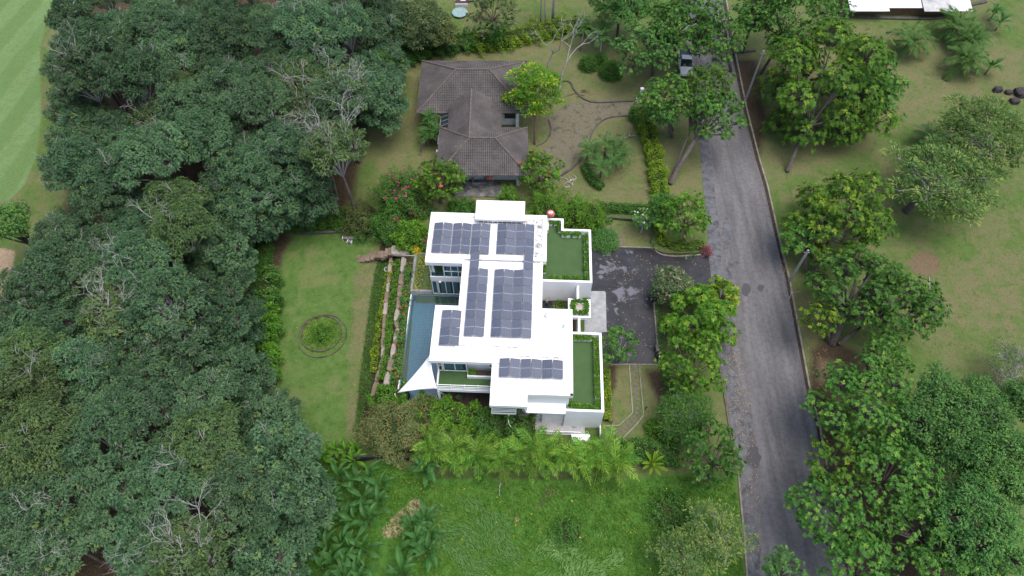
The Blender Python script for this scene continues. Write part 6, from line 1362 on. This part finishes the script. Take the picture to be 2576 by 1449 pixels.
for j, (u, v) in enumerate(bpts):
    p = P(u, v, 1.2); banana(p.x, p.y, 6, 'banana plant in the big clump, row %s from the top, %s from the left' % (ORD[sum(v > q for q in (1230, 1280, 1340, 1395, 1440))], ORD[sum(1 for a, b in bpts if sum(b > q for q in (1230, 1280, 1340, 1395, 1440)) == sum(v > q for q in (1230, 1280, 1340, 1395, 1440)) and a < u)]), 600 + j, group='bananas in the meadow clump')
for j, (u, v) in enumerate([(1035, 1325), (1065, 1310), (1085, 1345), (1050, 1360), (1075, 1385)]):
    p = P(u, v, 1.2); banana(p.x, p.y, 9, 'banana plant, %s in the separate round clump beside the straw patch' % ORD[j], 640 + j, group='bananas in the round clump', sc=.95)
for j, (u, v, lab) in enumerate(((2500, 35, 'banana plant at the top right near the coconut palms'), (2490, 170, 'banana plant below the drooping coconut palm'), (1085, 1155, 'blue-green banana plant at the left end of the palm row'), (1070, 1180, 'smaller banana plant below the left end of the palm row'), (1010, 1440, 'young banana plant at the bottom edge of the meadow'), (2515, 60, 'second banana plant at the top right corner'))):
    p = P(u, v, 1.2); banana(p.x, p.y, 9, lab, 660 + j, sc=1.1, group='single bananas')
for j, (u, v) in enumerate([(790, 1120), (815, 1128), (840, 1118), (865, 1125), (890, 1118), (800, 1150), (845, 1150), (885, 1148)]):
    p = P(u, v, .8); banana(p.x, p.y, 9, 'heliconia clump, %s along the lower end of the west lawn' % ORD[j], 680 + j, PH, .9, .8, 'heliconias below the west lawn', 'heliconia', 'heliconia')
p = P(1640, 1168, .8); banana(p.x, p.y, 14, 'fan-leaved yellow-green plant below the east lawn hedge', 700, [paddle_mesh(1.7, .3, .5, G['lime'], 520 + s) for s in range(3)], 1.0, .7, None, 'ginger_plant', 'plant')
# meadow
MEADOW = [(985, 1180), (1130, 1215), (1560, 1222), (1700, 1200), (1845, 1205), (1876, 1500), (930, 1500), (985, 1400), (960, 1260)]
cover(MEADOW, .35, 'grass', 'tall green weeds of the meadow plot', 22, .34, .07, 800, .05, 'meadow_grass', ('ylw', 70, .1), 'cloud', 1.2)
def reeds(poly, n, label, seed, bias):
    rng = np.random.default_rng(seed); w_ = np.array(W2(poly)); lo, hi = w_.min(0), w_.max(0); p = rng.uniform(lo, hi, (n, 2)); p = p[sdist(p[:, 0], p[:, 1], [tuple(q) for q in w_]) + 1.1 * np.sin(p[:, 0] * 1.3 + p[:, 1]) + .9 * np.cos(p[:, 1] * 1.9 - p[:, 0] * .6) > rng.uniform(-.3, 1.2, n)]; n = len(p)
    b = np.concatenate([p, np.full((n, 1), .12)], 1); a = bias + .7 * np.sin(p[:, 0] * .9) * np.cos(p[:, 1] * .8) + rng.normal(0, .35, n); d = unit(np.stack([np.cos(a), np.sin(a), rng.uniform(.25, .9, n)], 1))
    o = Leaves(); o.put(leaf_quads(b, d, unit(np.array([[0, 0, 1.]]) + rand_dir(rng, n) * .3), rng.uniform(.4, .85, n), rng.uniform(.04, .075, n), rng, .35), np.clip(rng.normal(.5, .2, n), 0, .85)); tag(link('reed_grass', o.mesh('reed_grass', G['reed'])), label, 'grass', None, 'stuff')
reeds([(1110, 1300), (1180, 1265), (1270, 1285), (1320, 1340), (1290, 1410), (1210, 1455), (1100, 1430), (1060, 1360)], 3200, 'pale reedy grass bent over in the middle of the meadow', 801, 2.4)
reeds([(1330, 1370), (1420, 1350), (1560, 1400), (1520, 1475), (1350, 1470)], 2600, 'second patch of pale bent reeds near the bottom of the meadow', 802, .7)
cover([(720, 1175), (1000, 1170), (1090, 1220), (985, 1290), (950, 1420), (760, 1480)], .3, 'grass', 'weeds between the banana plants', 16, .3, .08, 803, .03, 'undergrowth', None, 'cloud', 1.2)
bush(1430, 1340, 40, .8, 'hedge', 'low creeper mound in the meadow', .2, .13, 40, lump=.3); bush(1690, 1290, 60, .8, 'hedge', 'wide creeper mound at the right side of the meadow', .2, .13, 40, lump=.3)
# undergrowth below the grove and dry leaves on the lawn
cover([(430, 1150), (560, 1120), (640, 1230), (520, 1260)], .3, 'hedge', 'undergrowth in the clearing of the grove', 10, .3, .16, 804, .05, 'undergrowth')
# fallen leaves
rng = np.random.default_rng(9); n = 900; pts = []
for poly, m in (([(1500, 640), (1640, 640), (1780, 650), (1780, 700), (1650, 760), (1650, 910), (1540, 910)], 260), ([(1800, 760), (1850, 760), (1900, 1100), (1920, 1440), (1885, 1440), (1850, 1180), (1812, 890)], 520), ([(1940, 620), (2050, 760), (2100, 950), (2060, 1050), (2010, 850)], 220), ([(720, 620), (930, 620), (890, 1060), (720, 1040)], 60)):
    w_ = np.array(W2(poly)); lo, hi = w_.min(0), w_.max(0); p = rng.uniform(lo, hi, (m * 2, 2)); p = p[sdist(p[:, 0], p[:, 1], [tuple(q) for q in w_]) > 0][:m]; pts.append(p)
p = np.concatenate(pts); n = len(p); b = np.concatenate([p, (gz(p[:, 0], p[:, 1]) + .04)[:, None]], 1); d = rand_dir(rng, n) * np.array([1, 1, .1]); o = Leaves(); o.put(leaf_quads(b, unit(d), np.tile([0, 0, 1.], (n, 1)), rng.uniform(.08, .2, n), rng.uniform(.05, .1, n), rng, 0), rng.random(n))
tag(link('fallen_leaves', o.mesh('fallen_leaves', m_leaf('dry_leaf', (.2, .13, .05), (.42, .32, .14), None, .8, .1, .2))), 'dry fallen leaves scattered over road, driveway and lawn', 'leaves', None, 'stuff')

# fallen branches and brush on the grass
def twigs(u, v, n, L_, label, seed):
    rn = random.Random(seed); B = MB(); p = gp(u, v)
    for _ in range(n):
        a = rn.uniform(0, 6.28); q = Vector((rn.gauss(0, .25) * L_, rn.gauss(0, .25) * L_, .06)); d = Vector((math.cos(a), math.sin(a), rn.uniform(0, .25))); l = L_ * rn.uniform(.5, 1.1); m_ = q + d * l * .5 + Vector((rn.gauss(0, .1), rn.gauss(0, .1), .05)) * l; e_ = q + d * l
        B.tube([q, m_, e_], [.06, .045, .02], 5); B.tube([m_, m_ + Vector((rn.gauss(0, .4), rn.gauss(0, .4), .15)) * l], [.035, .012], 4)
    tag(B.build('fallen_branch', PALE if seed % 2 else BROWNB, None, p), label, 'branch', 'fallen branches')
FB = ((1462, 236, 7, 1.6, 'heap of dead branches beside the dirt track'), (1432, 460, 9, 1.0, 'pile of dead brush on the dry lawn below the mango tree'), (1560, 328, 1, 4.0, 'long fallen branch left of the verge hedge'), (1575, 342, 1, 2.6, 'short fallen branch below the long one by the verge hedge'), (2070, 1005, 2, 2.2, 'forked fallen branch on the bare soil near the road'), (2000, 745, 1, 2.2, 'fallen branch at the foot of the pale pole'), (2050, 770, 1, 2.6, 'fallen branch near the exposed roots'), (2330, 700, 1, 2.5, 'thin fallen branch below the round soil patch'), (1370, 1240, 4, 1.6, 'pale dead frond lying at the top of the meadow'), (1265, 1240, 2, 1.0, 'small dead branch in the meadow grass'))
for j, (u, v, n, L_, lab) in enumerate(FB): twigs(u, v, n, L_, lab, 900 + j)

cover([(1940, 470), (2260, 350), (2576, 250), (2576, 900), (2350, 900), (2080, 830), (2000, 700)], .1, 'grass', 'scattered grass tufts on the slope east of the road', 1.6, .16, .06, 810, .25, 'grass_tufts', None, 'cloud', 1.2)
cover([(960, 200), (1060, 160), (1060, 420), (970, 430)], .1, 'grass', 'grass tufts between the grove and the bungalow', 3, .16, .06, 811, .3, 'grass_tufts', None, 'cloud', 1.2)
cover([(1410, 470), (1600, 330), (1640, 490), (1500, 515), (1400, 500)], .1, 'grass', 'grass tufts on the lawn around the small palms', 3, .16, .06, 812, .3, 'grass_tufts', None, 'cloud', 1.2)
cover([(2050, 60), (2500, 60), (2560, 240), (2300, 300), (2260, 200)], .1, 'grass', 'grass tufts around the coconut palms', 1.6, .16, .06, 813, .25, 'grass_tufts', None, 'cloud', 1.2)
